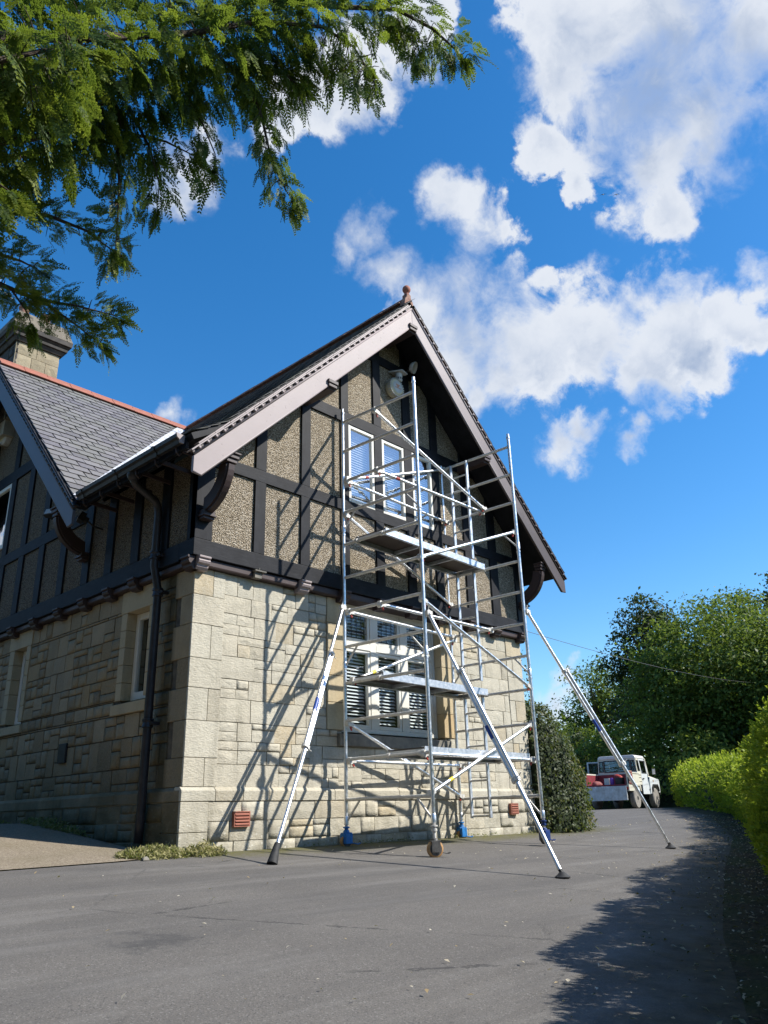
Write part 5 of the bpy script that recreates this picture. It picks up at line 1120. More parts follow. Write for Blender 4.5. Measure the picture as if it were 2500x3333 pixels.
# ------------------------------------------------------------------ hedge along the drive
hedge = thing('privet_hedge', 'bright yellow-green privet hedge along the right side of the drive', 'hedge', (6, -4.4, -.3))
def hedge_pt(x, c, z):                                       # c: 0 at the drive face, positive away from the drive
    e = .05; d = np.array([1.0, (hedge_y(x + e) - hedge_y(x - e)) / (2 * e)]); d /= np.linalg.norm(d); nrm = np.array([d[1], -d[0]])
    p = np.array([x, hedge_y(x)]) + nrm * c; return np.array([p[0], p[1], H(x, hedge_y(x)) + z]), nrm, d
def hedge_h(x): return float(np.interp(x, [-3, 2.5, 4.2, 6.5, 9, 16, 30], [1.58, 1.56, 1.46, 1.16, 1.10, 1.18, 1.38])) + .07 * math.sin(x * 1.9) + .05 * math.sin(x * 4.1 + 1)
def hedge_surf(n, xa, xb, face_share):
    C = []; Nn = []
    for _ in range(n):
        x = RN.uniform(xa, xb); hgt = hedge_h(x); wdt = 1.25
        t = RN.random() * (hgt + wdt * .9)
        if t < hgt: z = t; c = .0; n_ = (-1, .15)
        else: z = hgt; c = t - hgt; n_ = (-.15, 1)
        # round the shoulder
        k = max(0, (z - hgt + .38)) / .38; 
        if c == 0: c += .32 * k * k; n_ = (-1, .9 * k)
        if z == hgt and c < .4: z -= .10 * (1 - c / .4); c += .1
        if c == 0 and z < .45: c += .16 * (1 - z / .45)
        lump_ = .11 * float(wob(x * 1.6, c * 1.2, z * 1.5)) + .05 * math.sin(x * 7 + z * 5)
        p, nrm, d = hedge_pt(x, c, z); nv = np.array([nrm[0] * n_[0], nrm[1] * n_[0], n_[1]]); nv /= np.linalg.norm(nv)
        C.append(p + nv * lump_); Nn.append(nv)
    return np.array(C), np.array(Nn)
HV, HF, HT = [], [], []
def push(acc, v, f, t):
    o = sum(len(q) for q in acc[0]); acc[0].append(v); acc[1].append(f + o); acc[2].append(t)
acc = ([], [], [])
def sprigs(n, xa, xb, L, leaf, per):
    C, Nn = hedge_surf(n, xa, xb, .5); up = np.array([0, 0, 1.0])
    D = unit(Nn * 1.0 + up * .55 + RN.normal(0, .45, C.shape)); base = C - D * (L * .45)
    for k in range(per):
        t = (k + .6) / per; pc = base + D * (L * t) ; side = unit(np.cross(D, RN.normal(0, 1, C.shape))) ; U = unit(D * .75 + side * (1.0 - .5 * t)); Nv = unit(np.cross(U, np.cross(D, U)) * -1 + Nn * .4 + RN.normal(0, .25, C.shape))
        sz = leaf * RN.uniform(.7, 1.15, len(C)) * (1 - .25 * t); tint = np.clip(.25 + .5 * t + RN.normal(0, .18, len(C)), 0, 1)
        push(acc, *leaf_quads(pc, Nv, U, sz, sz * .46, tint))
sprigs(5000, -2.7, 3.0, .14, .052, 12); sprigs(2600, 3.0, 8.0, .18, .06, 9); sprigs(2300, 8.0, 16.0, .24, .085, 7); sprigs(1500, 16, 33, .30, .13, 6)
leaves_obj('foliage', np.concatenate(acc[0]), np.concatenate(acc[1]), np.concatenate(acc[2]), 'leaf_hedge', hedge)
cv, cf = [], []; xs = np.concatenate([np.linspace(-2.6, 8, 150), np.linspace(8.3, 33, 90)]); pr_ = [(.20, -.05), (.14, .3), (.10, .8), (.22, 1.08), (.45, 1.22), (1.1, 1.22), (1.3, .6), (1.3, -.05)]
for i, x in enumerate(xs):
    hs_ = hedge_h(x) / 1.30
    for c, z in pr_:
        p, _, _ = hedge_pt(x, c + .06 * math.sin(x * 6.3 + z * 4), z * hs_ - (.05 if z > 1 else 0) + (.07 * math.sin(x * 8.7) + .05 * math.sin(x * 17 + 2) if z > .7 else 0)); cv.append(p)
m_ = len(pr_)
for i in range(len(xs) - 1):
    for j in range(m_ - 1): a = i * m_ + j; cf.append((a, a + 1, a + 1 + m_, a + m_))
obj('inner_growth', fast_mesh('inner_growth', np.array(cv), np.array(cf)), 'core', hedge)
q = MB()
for x in np.arange(-2.4, 20, .55):
    p, _, _ = hedge_pt(x, .35 + .2 * random.random(), 0); q.path([p + np.array([0, 0, -.1]), p + np.array([random.uniform(-.1, .1), random.uniform(-.1, .1), .5]), p + np.array([random.uniform(-.2, .2), random.uniform(-.2, .2), 1.0])], [.022, .016, .006], 5)
obj('stems', q, 'bark', hedge)
# bush at the right corner of the house
bush = thing('evergreen_bush', 'dense clipped evergreen bush climbing the right corner of the house', 'bush', (7.9, .3, 0))
def bush_pts(n):
    u = RN.normal(0, 1, (n * 2, 3)); u = unit(u); u[:, 2] = np.abs(u[:, 2]); sh = np.array([.95, .85, 2.2]); ctr = np.array([7.72, .42, -.05])
    pw = 2.6; k = (np.abs(u) ** pw).sum(1) ** (-1 / pw); P = ctr + u * k[:, None] * sh * (1 + .07 * wob(u[:, 0] * 3, u[:, 1] * 3, u[:, 2] * 4, 1.3))[:, None]
    P[:, 0] -= .22 * np.clip(P[:, 2] - .6, 0, 3); N_ = unit(u / sh * 1.0)
    ok = (P[:, 0] > 7.03) | (P[:, 1] < -.05) ; ok &= (P[:, 0] > 6.92); return P[ok][:n], N_[ok][:n]
acc = ([], [], [])
P_, N_ = bush_pts(9000)
U_ = unit(RN.normal(0, 1, P_.shape) + np.array([0, 0, .2])); Nl = unit(N_ * .9 + RN.normal(0, .55, P_.shape) + np.array([0, -.1, .25])); sz = RN.uniform(.045, .085, len(P_)); tn = np.clip(RN.normal(.4, .18, len(P_)) + .35 * (wob(P_[:, 0] * 2, P_[:, 1] * 2, P_[:, 2] * 2) > .45), 0, 1)
push(acc, *leaf_quads(P_ + N_ * RN.uniform(-.10, .06, (len(P_), 1)), Nl, U_, sz, sz * .62, tn))
# thin climbing growth up the wall corner
n = 900; z = RN.uniform(1.6, 3.25, n); w_ = .42 * (1 - (z - 1.6) / 1.9); Pc = np.stack([7.05 + RN.uniform(0, 1, n) * w_ + .05, .02 + RN.uniform(-.05, .7, n), z], 1); keep = RN.random(n) < (1 - (z - 1.6) / 2.1); Pc = Pc[keep]
sz = RN.uniform(.04, .07, len(Pc)); push(acc, *leaf_quads(Pc, unit(RN.normal(0, 1, Pc.shape) + np.array([.3, -.6, .4])), unit(RN.normal(0, 1, Pc.shape)), sz, sz * .6, np.clip(RN.normal(.45, .2, len(Pc)), 0, 1)))
leaves_obj('foliage', np.concatenate(acc[0]), np.concatenate(acc[1]), np.concatenate(acc[2]), 'leaf_bush', bush)
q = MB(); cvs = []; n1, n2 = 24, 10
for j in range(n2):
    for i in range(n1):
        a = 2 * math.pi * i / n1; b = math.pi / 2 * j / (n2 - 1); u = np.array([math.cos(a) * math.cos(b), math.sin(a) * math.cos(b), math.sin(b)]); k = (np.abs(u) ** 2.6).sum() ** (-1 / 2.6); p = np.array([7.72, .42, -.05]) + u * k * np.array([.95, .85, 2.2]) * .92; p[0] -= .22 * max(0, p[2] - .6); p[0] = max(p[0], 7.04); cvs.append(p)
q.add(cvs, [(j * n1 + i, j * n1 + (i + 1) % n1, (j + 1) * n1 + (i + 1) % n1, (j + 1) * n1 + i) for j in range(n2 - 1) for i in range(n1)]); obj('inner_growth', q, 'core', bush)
q = MB(); q.path([(7.3, .3, -.1), (7.25, .3, 1.2), (7.15, .25, 2.6), (7.12, .2, 3.3)], [.04, .03, .015, .006], 6); obj('stem', q, 'bark', bush)
# ------------------------------------------------------------------ trees beyond the drive
def tree(name, label, base, htr, crowns, nclump, per, leaf, m, group, spread=.5, seed=1, tint0=.4, droop=0.0, core=True, shell=.35):
    rg_ = np.random.default_rng(seed); t = thing(name, label, 'tree', base, group); b = np.array(base, float)
    tr = MB(); pts = [b + np.array([0, 0, -.2])]; top = np.array(crowns[0][0]); n = 6
    for k in range(1, n + 1): f = k / n; pts.append(b + (top - b) * f + rg_.normal(0, .10 * htr / 10, 3) * (1 - f) * np.array([1, 1, .2]))
    r0 = .028 * htr; tr.path(pts, [r0 * (1.25 if k == 0 else 1 - .75 * k / n) for k in range(n + 1)], 9); trunk = obj('trunk', tr, 'bark', t, smooth=True)
    br = MB(); C = []; N_ = []; vol = np.array([c[1][0] * c[1][1] * c[1][2] for c in crowns]) ** .67; vol /= vol.sum()
    for ci, (c, rad) in enumerate(crowns):
        k = int(nclump * vol[ci]); u = unit(rg_.normal(0, 1, (k, 3))); r = rg_.random(k) ** shell; c = np.array(c); rad = np.array(rad)
        w = 1 + .16 * wob(u[:, 0] * 3 + ci, u[:, 1] * 3, u[:, 2] * 3 + seed, 1.2); P = c + u * rad * (r * w)[:, None]; C.append(P); N_.append(u)
        for j in range(0, k, max(1, k // 14)):
            s = pts[min(n, int(2 + rg_.integers(0, n - 2)))]; mid = (s + P[j]) / 2 + np.array([0, 0, .05 * htr * rg_.random()]); br.path([s, mid, P[j]], [r0 * .35, r0 * .2, r0 * .04], 5)
    obj('branches', br, 'bark', trunk)
    C = np.concatenate(C); N_ = np.concatenate(N_); ct = rg_.normal(0, .16, len(C)); P = np.repeat(C, per, 0); Nn = np.repeat(N_, per, 0); tt = np.repeat(ct, per)
    off = rg_.normal(0, 1, P.shape) * spread * np.array([1, 1, .55]); off[:, 2] -= droop * np.abs(off[:, 0]); P = P + off; ok = P[:, 2] > b[2] + .3; P, Nn, tt = P[ok], Nn[ok], tt[ok]
    nl = unit(Nn * .5 + rg_.normal(0, .6, P.shape) + np.array([0, 0, .55])); U = unit(rg_.normal(0, 1, P.shape) + np.array([0, 0, -.35])); sz = leaf * rg_.uniform(.6, 1.25, len(P))
    V, F, T = leaf_quads(P, nl, U, sz, sz * .55, np.clip(tint0 + tt + rg_.normal(0, .12, len(P)), 0, 1)); leaves_obj('crown', V, F, T, m, t)
    return t
G = 'trees beyond the drive'
tree('broadleaf_tree', 'large dark green broadleaf tree rising behind the hedge at the right', (35.2, 7.4, .5), 10, [((35.2, 6.4, 6.2), (4.4, 3.8, 4.0)), ((33.6, 9.0, 5.6), (2.4, 2.0, 3.2)), ((34.5, 3.2, 5.2), (3.4, 3.6, 3.6)), ((34.2, 7.0, 3.2), (2.8, 3.8, 2.0))], 1500, 40, .22, 'leaf_tree', G, .42, 21, .46)
tree('airy_tree', 'lighter open-crowned tree left of the large tree, sky showing through it', (49.0, 21.9, .8), 11, [((49.3, 21.4, 8.6), (2.3, 2.6, 2.6)), ((48.6, 22.9, 6.2), (1.9, 2.2, 1.9)), ((50, 19.4, 6.6), (2.6, 2.6, 2.4)), ((49.4, 21.6, 3.8), (2.4, 3.2, 1.8))], 330, 34, .25, 'leaf_tree', G, .40, 22, .42, shell=.5)
tree('pine_tree', 'dark pine tree half hidden behind the left flank of the large tree', (42.4, 14.2, .6), 13, [((42.4, 13.8, 11.0), (1.9, 2.1, 2.1)), ((41.8, 15.3, 8.4), (1.5, 1.6, 1.3)), ((42.6, 14.6, 6.4), (2.2, 2.2, 1.6))], 200, 46, .26, 'leaf_dark', G, .34, 23, .35)
tree('larch_tree', 'tall feathery conifer at the far right rising above the large tree', (48.6, 8.2, .5), 15, [((48.6, 7.4, 13.4), (.9, 1.1, 2.0)), ((48.6, 7.0, 10.6), (1.8, 2.2, 2.2)), ((48.6, 6.6, 7.4), (2.4, 3.0, 2.6))], 190, 40, .28, 'leaf_dark', G, .40, 24, .55, droop=.4)
tree('round_tree', 'mid green tree top between the large tree and the tall conifer', (46.2, 10.2, .5), 12, [((46.2, 9.4, 11.0), (2.0, 2.1, 2.2)), ((46.0, 8.6, 8.0), (2.6, 2.8, 2.6))], 230, 44, .24, 'leaf_tree', G, .42, 25, .22)
S_ = 'shrubs behind the pickup'
def shrub(label, base, rad, n, m, seed, tint, leaf=.22): return tree('shrub', label, base, rad[2] * 1.6, [((base[0], base[1], base[2] + rad[2] * .55), rad)], n, 34, leaf, m, S_, .30, seed, tint)
shrub('olive green shrub directly behind the pickup cab', (31.5, 10.8, .4), (1.9, 2.4, 2.7), 170, 'leaf_tree', 31, .62)
shrub('dark shrub behind the open pickup door', (33.0, 14.4, .4), (1.9, 2.3, 2.3), 150, 'leaf_dark', 32, .8)
shrub('dark shrub between the house bush and the pickup', (36.5, 18.4, .4), (2.0, 2.6, 2.2), 150, 'leaf_dark', 33, .8)
shrub('yellowish shrub right of the pickup cab above the hedge', (30.0, 6.6, .4), (1.2, 1.5, 2.0), 110, 'leaf_tree', 34, .9)
shrub('dark shrub under the large tree behind the hedge', (33.0, 3.6, .4), (1.8, 2.8, 2.6), 150, 'leaf_dark', 35, .7)
shrub('dark shrub at the foot of the airy tree', (44.0, 20.6, .5), (2.2, 2.8, 3.6), 170, 'leaf_tree', 36, .25)
shrub('dark shrub under the large tree nearest the right edge', (33.5, -1.2, .4), (1.8, 2.8, 3.2), 150, 'leaf_dark', 37, .7)
lh = thing('laurel_hedge', 'dark laurel hedge across the end of the drive behind the pickup', 'hedge', (32, 14, .3))
n = 9000; t_ = RN.random(n); yy = 4 + 24 * t_; xx = 31.5 + .35 * (yy - 9) * .5 + RN.uniform(-.7, .7, n); zz = .25 + RN.random(n) ** .8 * (1.75 + .3 * np.sin(yy * 1.1)); P_ = np.stack([xx, yy, zz], 1); sz = RN.uniform(.16, .30, n)
leaves_obj('foliage', *leaf_quads(P_, unit(RN.normal(0, .7, P_.shape) + np.array([-.8, -.2, .4])), unit(RN.normal(0, 1, P_.shape)), sz, sz * .5, np.clip(RN.normal(.5, .2, n), 0, 1)), 'leaf_dark', lh)
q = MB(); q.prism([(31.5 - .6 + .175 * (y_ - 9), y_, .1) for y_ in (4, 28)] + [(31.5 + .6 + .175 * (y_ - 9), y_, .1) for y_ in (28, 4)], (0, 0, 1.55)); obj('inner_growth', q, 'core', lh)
# far belt of woodland closes the view
acc = ([], [], []); n = 5200
tt = RN.random(n); bx = 58 + 10 * RN.random(n); by = -30 + 80 * tt; bz = RN.random(n) ** .6 * (5.5 + 2.0 * np.sin(by * .5) + 1.3 * np.sin(by * 1.3)); P_ = np.stack([bx, by, bz], 1); sz = RN.uniform(.6, 1.1, n)
push(acc, *leaf_quads(P_, unit(RN.normal(0, 1, P_.shape) + np.array([-.5, -.3, .6])), unit(RN.normal(0, 1, P_.shape)), sz, sz * .7, np.clip(RN.normal(.35, .2, n), 0, 1)))
n = 9000; az = RN.uniform(R(70), R(325), n); rad_ = 24 + 5 * RN.random(n); hz = RN.random(n) ** .6 * (8.5 + 1.6 * np.sin(az * 9) + 1.2 * np.sin(az * 23)); P_ = np.stack([2 + rad_ * np.cos(az), rad_ * np.sin(az), hz - 1.0], 1); sz = RN.uniform(.7, 1.3, n)  # unseen ring of trees added to cut sky light on the side wall
push(acc, *leaf_quads(P_, unit(RN.normal(0, 1, P_.shape) + np.array([0, 0, .5])), unit(RN.normal(0, 1, P_.shape)), sz, sz * .7, np.clip(RN.normal(.35, .2, n), 0, 1)))
cn = 90; az = np.linspace(R(70), R(325), cn); rr_ = 29 + np.sin(az * 11); tops = 6.2 + 1.4 * np.sin(az * 9) + 1.0 * np.sin(az * 23); bot = np.stack([2 + rr_ * np.cos(az), rr_ * np.sin(az), np.full(cn, -1.5)], 1); top = bot + np.stack([0 * az, 0 * az, tops + 1.5], 1); V_ = np.concatenate([bot, top]); i = np.arange(cn - 1)  # opaque wall within the ring, added to block horizon light
push(acc, V_, np.stack([i, i + 1, i + 1 + cn, i + cn], 1), np.zeros(len(V_)))
o = leaves_obj('far_woodland', np.concatenate(acc[0]), np.concatenate(acc[1]), np.concatenate(acc[2]), 'leaf_tree', None); tag(o, 'dark belt of woodland far behind the pickup, with an unseen light-blocking ring', 'woodland', kind='stuff')
# ------------------------------------------------------------------ cypress whose boughs hang into the view
LIMBS = {'a': [(-4.74, -3.58, 5.38), (-4.20, -3.47, 6.03), (-3.34, -3.54, 6.78), (-2.35, -3.86, 7.30), (-1.55, -4.25, 7.57), (-1.02, -4.53, 7.78), (-0.66, -4.70, 7.68), (-0.46, -4.80, 7.50), (-0.36, -4.84, 7.38)], 'b': [(-4.67, -3.79, 4.61), (-4.19, -3.68, 5.29), (-3.57, -3.66, 5.86), (-2.87, -3.77, 6.44), (-2.23, -3.95, 7.02), (-1.73, -4.23, 7.15), (-1.45, -4.35, 7.04), (-1.36, -4.45, 6.73)], 'c': [(-4.67, -3.18, 4.64), (-3.97, -3.12, 5.39), (-3.45, -3.18, 5.83), (-2.87, -3.32, 6.25), (-2.38, -3.48, 6.68), (-1.91, -3.69, 6.91), (-1.57, -3.83, 6.91)], 'd': [(-2.49, -3.65, 6.63), (-2.20, -3.72, 6.52), (-2.02, -3.73, 6.21), (-1.95, -3.78, 5.79), (-1.83, -3.81, 5.51), (-1.71, -3.85, 5.32)], 'e': [(-4.26, -3.05, 4.72), (-3.70, -3.09, 5.19), (-3.37, -3.10, 5.52), (-3.21, -3.17, 5.90), (-3.05, -3.24, 6.14)], 'f': [(-4.32, -2.63, 4.64), (-3.76, -2.66, 5.24), (-3.36, -2.79, 5.57), (-2.89, -2.87, 6.02), (-2.55, -3.03, 6.04), (-2.31, -3.17, 5.93)], 'g': [(-3.13, -3.09, 6.12), (-3.01, -3.03, 5.74), (-2.95, -3.06, 5.26), (-2.89, -2.98, 4.90), (-2.88, -2.98, 4.59)], 'h': [(-2.95, -3.06, 6.12), (-2.76, -3.15, 5.73), (-2.62, -3.11, 5.45), (-2.62, -3.11, 5.11)], 'i': [(-4.25, -2.34, 4.76), (-3.61, -2.39, 4.98), (-3.25, -2.40, 5.17), (-2.91, -2.42, 5.20), (-2.60, -2.45, 5.09)], 'j': [(-3.97, -2.29, 4.49), (-3.53, -2.31, 4.65), (-3.38, -2.36, 4.64), (-3.21, -2.31, 4.67)], 'k': [(-4.06, -1.87, 4.54), (-3.38, -1.94, 4.64), (-3.06, -1.94, 4.64), (-2.75, -2.06, 4.67), (-2.38, -2.11, 4.71)], 'l': [(-2.99, -1.96, 4.63), (-2.76, -2.05, 4.49), (-2.56, -2.03, 4.43), (-2.44, -2.08, 4.34)], 'm': [(-3.28, -1.97, 4.60), (-3.14, -2.01, 4.42), (-3.08, -2.04, 4.25)], 'n': [(-2.59, -3.36, 6.34), (-2.44, -3.44, 6.03), (-2.28, -3.42, 5.81), (-2.28, -3.43, 5.60)], 'o': [(-4.26, -4.08, 4.67), (-4.03, -4.14, 4.91), (-3.77, -4.23, 5.01)], 'p': [(-4.16, -3.48, 4.28), (-3.98, -3.53, 4.26), (-3.86, -3.56, 4.21)], 'q': [(-2.03, -3.84, 6.86), (-1.87, -3.97, 6.58), (-1.80, -4.03, 6.48)], 's': [(-1.02, -4.53, 7.65), (-0.85, -4.57, 7.47), (-0.83, -4.61, 7.13)]}
# limb: (thickness at root, side-spread of sprays, sprays per metre)
LPAR = {'a': (.05, .20, 85), 'b': (.05, .24, 125), 'c': (.07, .22, 95), 'd': (.02, .12, 95), 'e': (.045, .20, 80), 'f': (.04, .16, 50), 'g': (.02, .11, 60), 'h': (.015, .09, 40), 'i': (.04, .17, 85), 'j': (.03, .13, 75), 'k': (.035, .12, 95), 'l': (.012, .10, 85), 'm': (.01, .10, 75), 'n': (.012, .09, 45), 'o': (.03, .28, 150), 'p': (.02, .16, 70), 'q': (.01, .10, 70), 's': (.008, .08, 70)}
cyp = thing('cypress_tree', 'cypress tree with drooping green boughs hanging into the top left', 'tree', (-6.0, -2.0, H(-6, -2)))
q = MB(); q.path([(-6.0, -2.0, -.3), (-6.0, -2.05, 2), (-5.95, -2.1, 4.5), (-5.9, -2.15, 7), (-5.85, -2.2, 10), (-5.85, -2.2, 13)], [.34, .27, .23, .18, .10, .03], 12); ctr = obj('trunk', q, 'bark', cyp, smooth=True)
def frond(seed):
    rr = random.Random(seed); V = []; F = []; T = []
    def dia(p, d, l, w, tn, nrm):
        d = d.normalized(); s = d.cross(nrm).normalized(); o = len(V); V.extend([p, p + d * l * .45 + s * w / 2, p + d * l, p + d * l * .45 - s * w / 2]); F.append((o, o + 1, o + 2, o + 3)); T.extend([tn] * 4)
    L = 1.0; n = 9; Nz = Vector((0, 0, 1)); dia(Vector((0, 0, 0)), Vector((1, 0, -.1)), 1.0, .03, .2, Nz)
    for k in range(n):
        t = .10 + .86 * k / (n - 1); bend = -.22 * t * t; p = Vector((t, 0, bend)); ln = .40 * (1 - t * .82) * rr.uniform(.8, 1.15)
        for s in (-1, 1):
            d = Vector((.80, s * .62, -.12 + rr.uniform(-.12, .1))); nn = Vector((rr.uniform(-.2, .2), rr.uniform(-.2, .2), 1)); dia(p, d, ln, .055, .35 + .3 * t + rr.uniform(-.1, .1), nn)
            for j in range(3):
                u = .25 + .25 * j; c = p + d.normalized() * ln * u
                for s2 in (-1, 1):
                    if rr.random() < .85:
                        a = d.normalized(); b = Vector((-a.y, a.x, 0)) * s2; dia(c, a * .8 + b * .6 + Vector((0, 0, rr.uniform(-.15, .1))), ln * .38 * (1 - u * .4), .042, .45 + .35 * t + rr.uniform(-.12, .15), nn)
    return np.array([tuple(v) for v in V]), np.array(F), np.array(T)
FR = [frond(k) for k in range(5)]
acc = ([], [], []); bm = MB(); rr = random.Random(12); nf = 0
def place_frond(p, d, L, roll, tadd):
    global nf
    d = Vector(d).normalized(); s = d.cross(Z_); s = s.normalized() if s.length > .05 else Vector((1, 0, 0)); u = s.cross(d); c_, s_ = math.cos(roll), math.sin(roll); s2 = s * c_ + u * s_; u2 = u * c_ - s * s_
    Mx = np.array([tuple(d), tuple(s2), tuple(u2)]).T * L; V, F, T = FR[nf % 5]; nf += 1
    push(acc, V @ Mx.T + np.array(tuple(p)), F, np.clip(T + tadd, 0, 1))
TR = Vector((-5.95, -2.1, 4.3))
for key, pts in LIMBS.items():
    th, sp, dens = LPAR[key]; P = [Vector(p) for p in pts]
    if key in 'abcefijkop': P = [Vector((TR.x, TR.y, max(3.4, P[0].z - .5)))] + P
    n = len(P); bm.path(P, [th * (1 - .9 * k / (n - 1)) for k in range(n)], 7)
    for a, b in zip(P[:-1], P[1:]):
        L = (b - a).length; d = (b - a).normalized()
        for _ in range(int(L * dens * 1.0)):
            t = rr.random(); c = a.lerp(b, t); out = Vector((rr.gauss(0, 1), rr.gauss(0, 1), rr.gauss(0, .6))); out -= d * out.dot(d); out.normalize()
            hang = rr.random() * (.35 if key in 'ijklm' else (.5 if key in 'adqs' else 1.0)); twig = c + out * sp * rr.uniform(.1, 1.1) + Vector((0, 0, -sp * 1.1 * hang * hang)); dirv = d * .45 + out * .45 + Vector((0, 0, (.25 if key in 'ijklm' else -.35) - .85 * hang)) + Vector((rr.gauss(0, .2), rr.gauss(0, .2), rr.gauss(0, .15)))
            if rr.random() < .35: bm.path([c, c.lerp(twig, .6) + Vector((0, 0, .02)), twig], [.006, .004, .002], 4)
            place_frond(twig, dirv, rr.uniform(.13, .24) if key in 'ijklm' else rr.uniform(.15, .24) if key in 'dgqs' else rr.uniform(.17, .36), rr.uniform(-1.4, 1.4), rr.gauss(-.02, .15) + (.12 if key in 'ijklm' else 0) + (.42 if rr.random() < .11 else 0))  # a few sprays tinted brighter to stand for sun-lit highlights
    for _ in range(7): place_frond(P[-1] - d * rr.uniform(0, .12), d * .9 + Vector((rr.gauss(0, .25), rr.gauss(0, .25), rr.gauss(-.2, .2))), rr.uniform(.18, .28), rr.uniform(-1, 1), .15)
# rest of the crown, mostly out of view to the left and above
for _ in range(900):
    z = rr.uniform(4.5, 12); r = (2.6 - (z - 4.5) * .26) * math.sqrt(rr.random()); a = rr.uniform(math.pi * .55, math.pi * 1.75); c = Vector((-5.9 + r * math.cos(a), -2.1 + r * math.sin(a), z)); place_frond(c, Vector((math.cos(a), math.sin(a), -.7)), rr.uniform(.3, .6), rr.uniform(-1.4, 1.4), rr.gauss(0, .12))
for _ in range(2600):  # unseen extra fronds added to keep sky light off the side wall
    z = rr.uniform(2.6, 14); r = (4.6 - (z - 2.6) * .36) * (.75 + .25 * rr.random()); a = rr.uniform(math.pi * .42, math.pi * 1.25); c = Vector((-7.6 + r * math.cos(a), -1.2 + r * math.sin(a), z)); place_frond(c, Vector((math.cos(a), math.sin(a), -.8)), rr.uniform(.5, .9), rr.uniform(-1.4, 1.4), rr.gauss(0, .12))
obj('boughs', bm, 'bark', ctr)
q = MB(); v = []; n1, n2 = 20, 9  # unseen opaque cone left of the trunk, added to darken the side wall
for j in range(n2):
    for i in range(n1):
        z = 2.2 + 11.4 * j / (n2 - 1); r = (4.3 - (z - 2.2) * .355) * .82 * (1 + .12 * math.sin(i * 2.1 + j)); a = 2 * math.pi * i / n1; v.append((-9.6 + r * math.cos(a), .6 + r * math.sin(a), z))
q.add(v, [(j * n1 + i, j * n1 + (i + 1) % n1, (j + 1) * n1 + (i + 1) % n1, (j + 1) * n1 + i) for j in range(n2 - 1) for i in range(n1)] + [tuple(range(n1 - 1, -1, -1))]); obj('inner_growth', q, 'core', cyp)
leaves_obj('crown', np.concatenate(acc[0]), np.concatenate(acc[1]), np.concatenate(acc[2]), 'leaf_cypress', cyp)
q = MB(); q.path([(-2.35, -3.7, 6.6), (-2.16, -3.82, 6.48), (-2.1, -3.86, 6.25), (-2.14, -3.85, 6.05), (-2.20, -3.84, 5.93)], [.004, .004, .003, .003, .002], 5); obj('dead_twig', q, 'bark', cyp)
# ------------------------------------------------------------------ weeds, litter and birds
def weed(label, cx, cy, rx, ry, n, hgt, tint, group='weeds at the foot of the walls', seed=0):
    g_ = np.random.default_rng(seed + 50); a = g_.uniform(0, 2 * math.pi, n); r = np.sqrt(g_.random(n)); x = cx + rx * r * np.cos(a); y = cy + ry * r * np.sin(a); k = 1 - r * .75
    z = gh(x, y) + g_.random(n) * hgt * k; P = np.stack([x, y, z], 1); ok = (x < -.07) | (y < -.07); P = P[ok]; sz = g_.uniform(.025, .06, len(P))
    V, F, T = leaf_quads(P, unit(g_.normal(0, 1, P.shape) + np.array([0, -.3, .8])), unit(g_.normal(0, .8, P.shape) + np.array([0, 0, .7])), sz, sz * .35, np.clip(g_.normal(tint, .22, len(P)), 0, 1))
    t = thing('weed_clump', label, 'weed', (cx, cy, H(cx, cy)), group); leaves_obj('leaves', V, F, T, 'leaf_weed', t)
    q = MB()
    for k in range(0, len(P), 18): b = P[k]; q.path([(b[0], b[1], H(b[0], b[1]) - .01), tuple(b)], [.003, .002], 4)
    obj('stems', q, 'leaf_weed', t)
weed('large straggly weed clump at the front corner of the house', -.36, -.15, .46, .22, 2300, .12, .6, seed=1)
weed('small dry weed tuft in front of the corner plinth', .17, -.24, .26, .16, 900, .16, .8, seed=2)
weed('shaded weed clump against the side wall', -.28, 2.4, .28, .8, 1300, .14, .3, seed=3)
weed('dark weeds by the side wall near the left edge', -.2, 4.6, .22, .9, 900, .18, .1, seed=4)
# weeds and shoots along the front wall foot
P_ = np.stack([RN.uniform(.6, 7.1, 700), -.075 - np.abs(RN.normal(0, .03, 700)), np.zeros(700)], 1); P_ = P_[wob(P_[:, 0] * 1.3, P_[:, 0] * .7, 0 * P_[:, 0]) > -.1]; P_[:, 2] = gh(P_[:, 0], P_[:, 1]) + RN.random(len(P_)) * .035; sz = RN.uniform(.015, .04, len(P_))
o = leaves_obj('wall_foot_growth', *leaf_quads(P_, unit(RN.normal(0, 1, P_.shape) + np.array([0, -.5, .6])), unit(RN.normal(0, 1, P_.shape) + np.array([0, 0, .6])), sz, sz * .4, np.clip(RN.normal(.4, .3, len(P_)), 0, 1)), 'leaf_weed', None); tag(o, 'thin line of moss and seedlings along the front wall foot', 'weeds', kind='stuff')
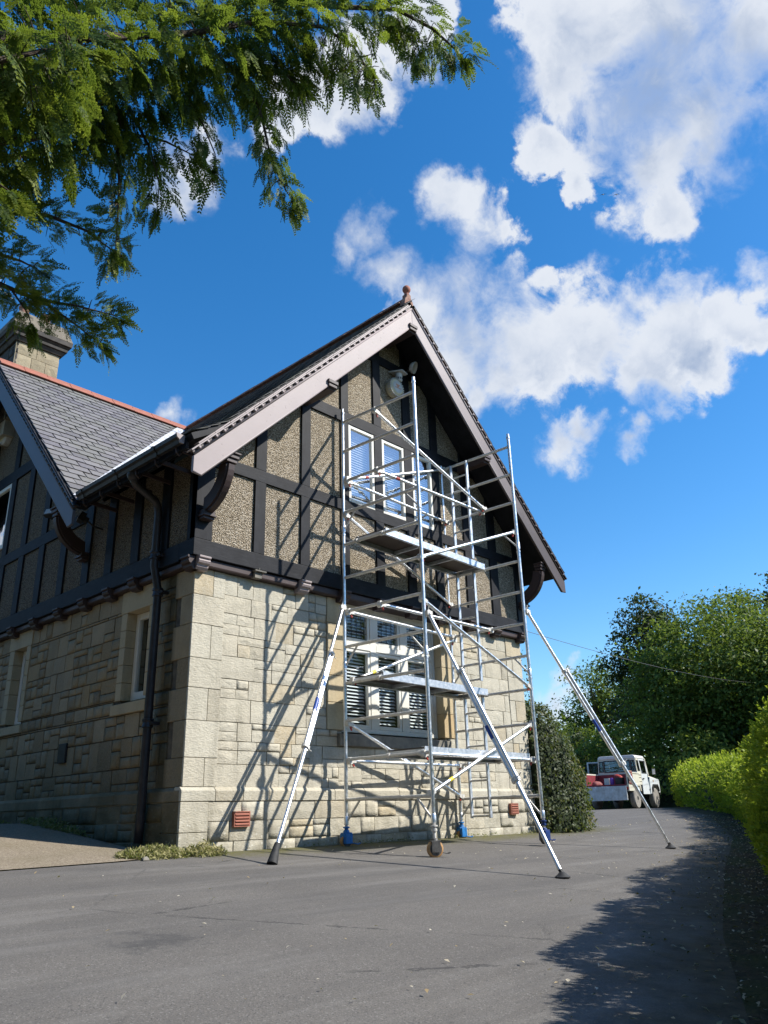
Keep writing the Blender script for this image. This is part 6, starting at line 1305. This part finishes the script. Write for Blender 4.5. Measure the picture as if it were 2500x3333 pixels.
# leaf litter: thick under the hedge, sparse over the drive
def litter(name, label, X, Y, smin, smax, tmean, cat):
    n = len(X); P = np.stack([X, Y, gh(X, Y) + .014], 1); sz = RN.uniform(smin, smax, n); nl = unit(RN.normal(0, .3, P.shape) + np.array([0, 0, 1.0])); P[:, 2] += sz * .12
    o = leaves_obj(name, *leaf_quads(P, nl, unit(RN.normal(0, 1, P.shape) * np.array([1, 1, .1])), sz, sz * RN.uniform(.3, .6, n), np.clip(RN.normal(tmean, .28, n), 0, 1)), 'leaf_dead', None); tag(o, label, cat, kind='stuff')
n = 2600; X_l = RN.uniform(-2.4, 14, n); Y_l = np.array([hedge_y(x) for x in X_l]) + np.abs(RN.normal(0, .55, n)) - .1; litter('leaf_litter', 'scattered dead leaves on the shaded verge below the hedge', X_l, Y_l, .015, .05, .45, 'leaf litter')
n = 420; X_l = RN.uniform(-5, 14, n); Y_l = np.array([hedge_y(x) + .8 + RN.random() * (drive_top(x) - .3 - hedge_y(x) - .8) if True else 0 for x in X_l]); Y_l = np.minimum(Y_l, -.15); litter('drive_litter', 'tiny pale leaf scraps scattered over the tarmac', X_l, Y_l, .012, .045, .75, 'leaf litter')
q = lump(9, .045, .03, .035, 8); o = obj('stone_chip', q, 'sillstone', None, xf=Matrix.Translation((-.62, -.36, H(-.62, -.36) + .004))); tag(o, 'small dark stone on the tarmac beside the corner weeds', 'stone')
for i, (p, lb) in enumerate((((132.75, 50.54, 128.76), 'tiny dark bird in the cloud, left of the two'), ((133.82, 47.94, 127.76), 'tiny dark bird in the cloud, right of the two'))):
    t = thing('bird', lb, 'bird', p, 'birds high in the sky'); p = Vector(p); s = Vector((.55, -.8, .1)).normalized(); d = Vector((.3, .2, 1)).normalized(); q = MB(); q.path([p - d * .32, p - d * .1, p + d * .12, p + d * .30], [.03, .10, .11, .03], 8); obj('body', q, 'dark', t)
    for sg in (-1, 1):
        q = MB(); q.prism([p + d * .12, p + s * (sg * .35) + d * .22, p + s * (sg * .75) - d * .1, p + s * (sg * .35) + d * .02, p - d * .05], Vector((.02, .02, 0))); obj('wing', q, 'dark', t)
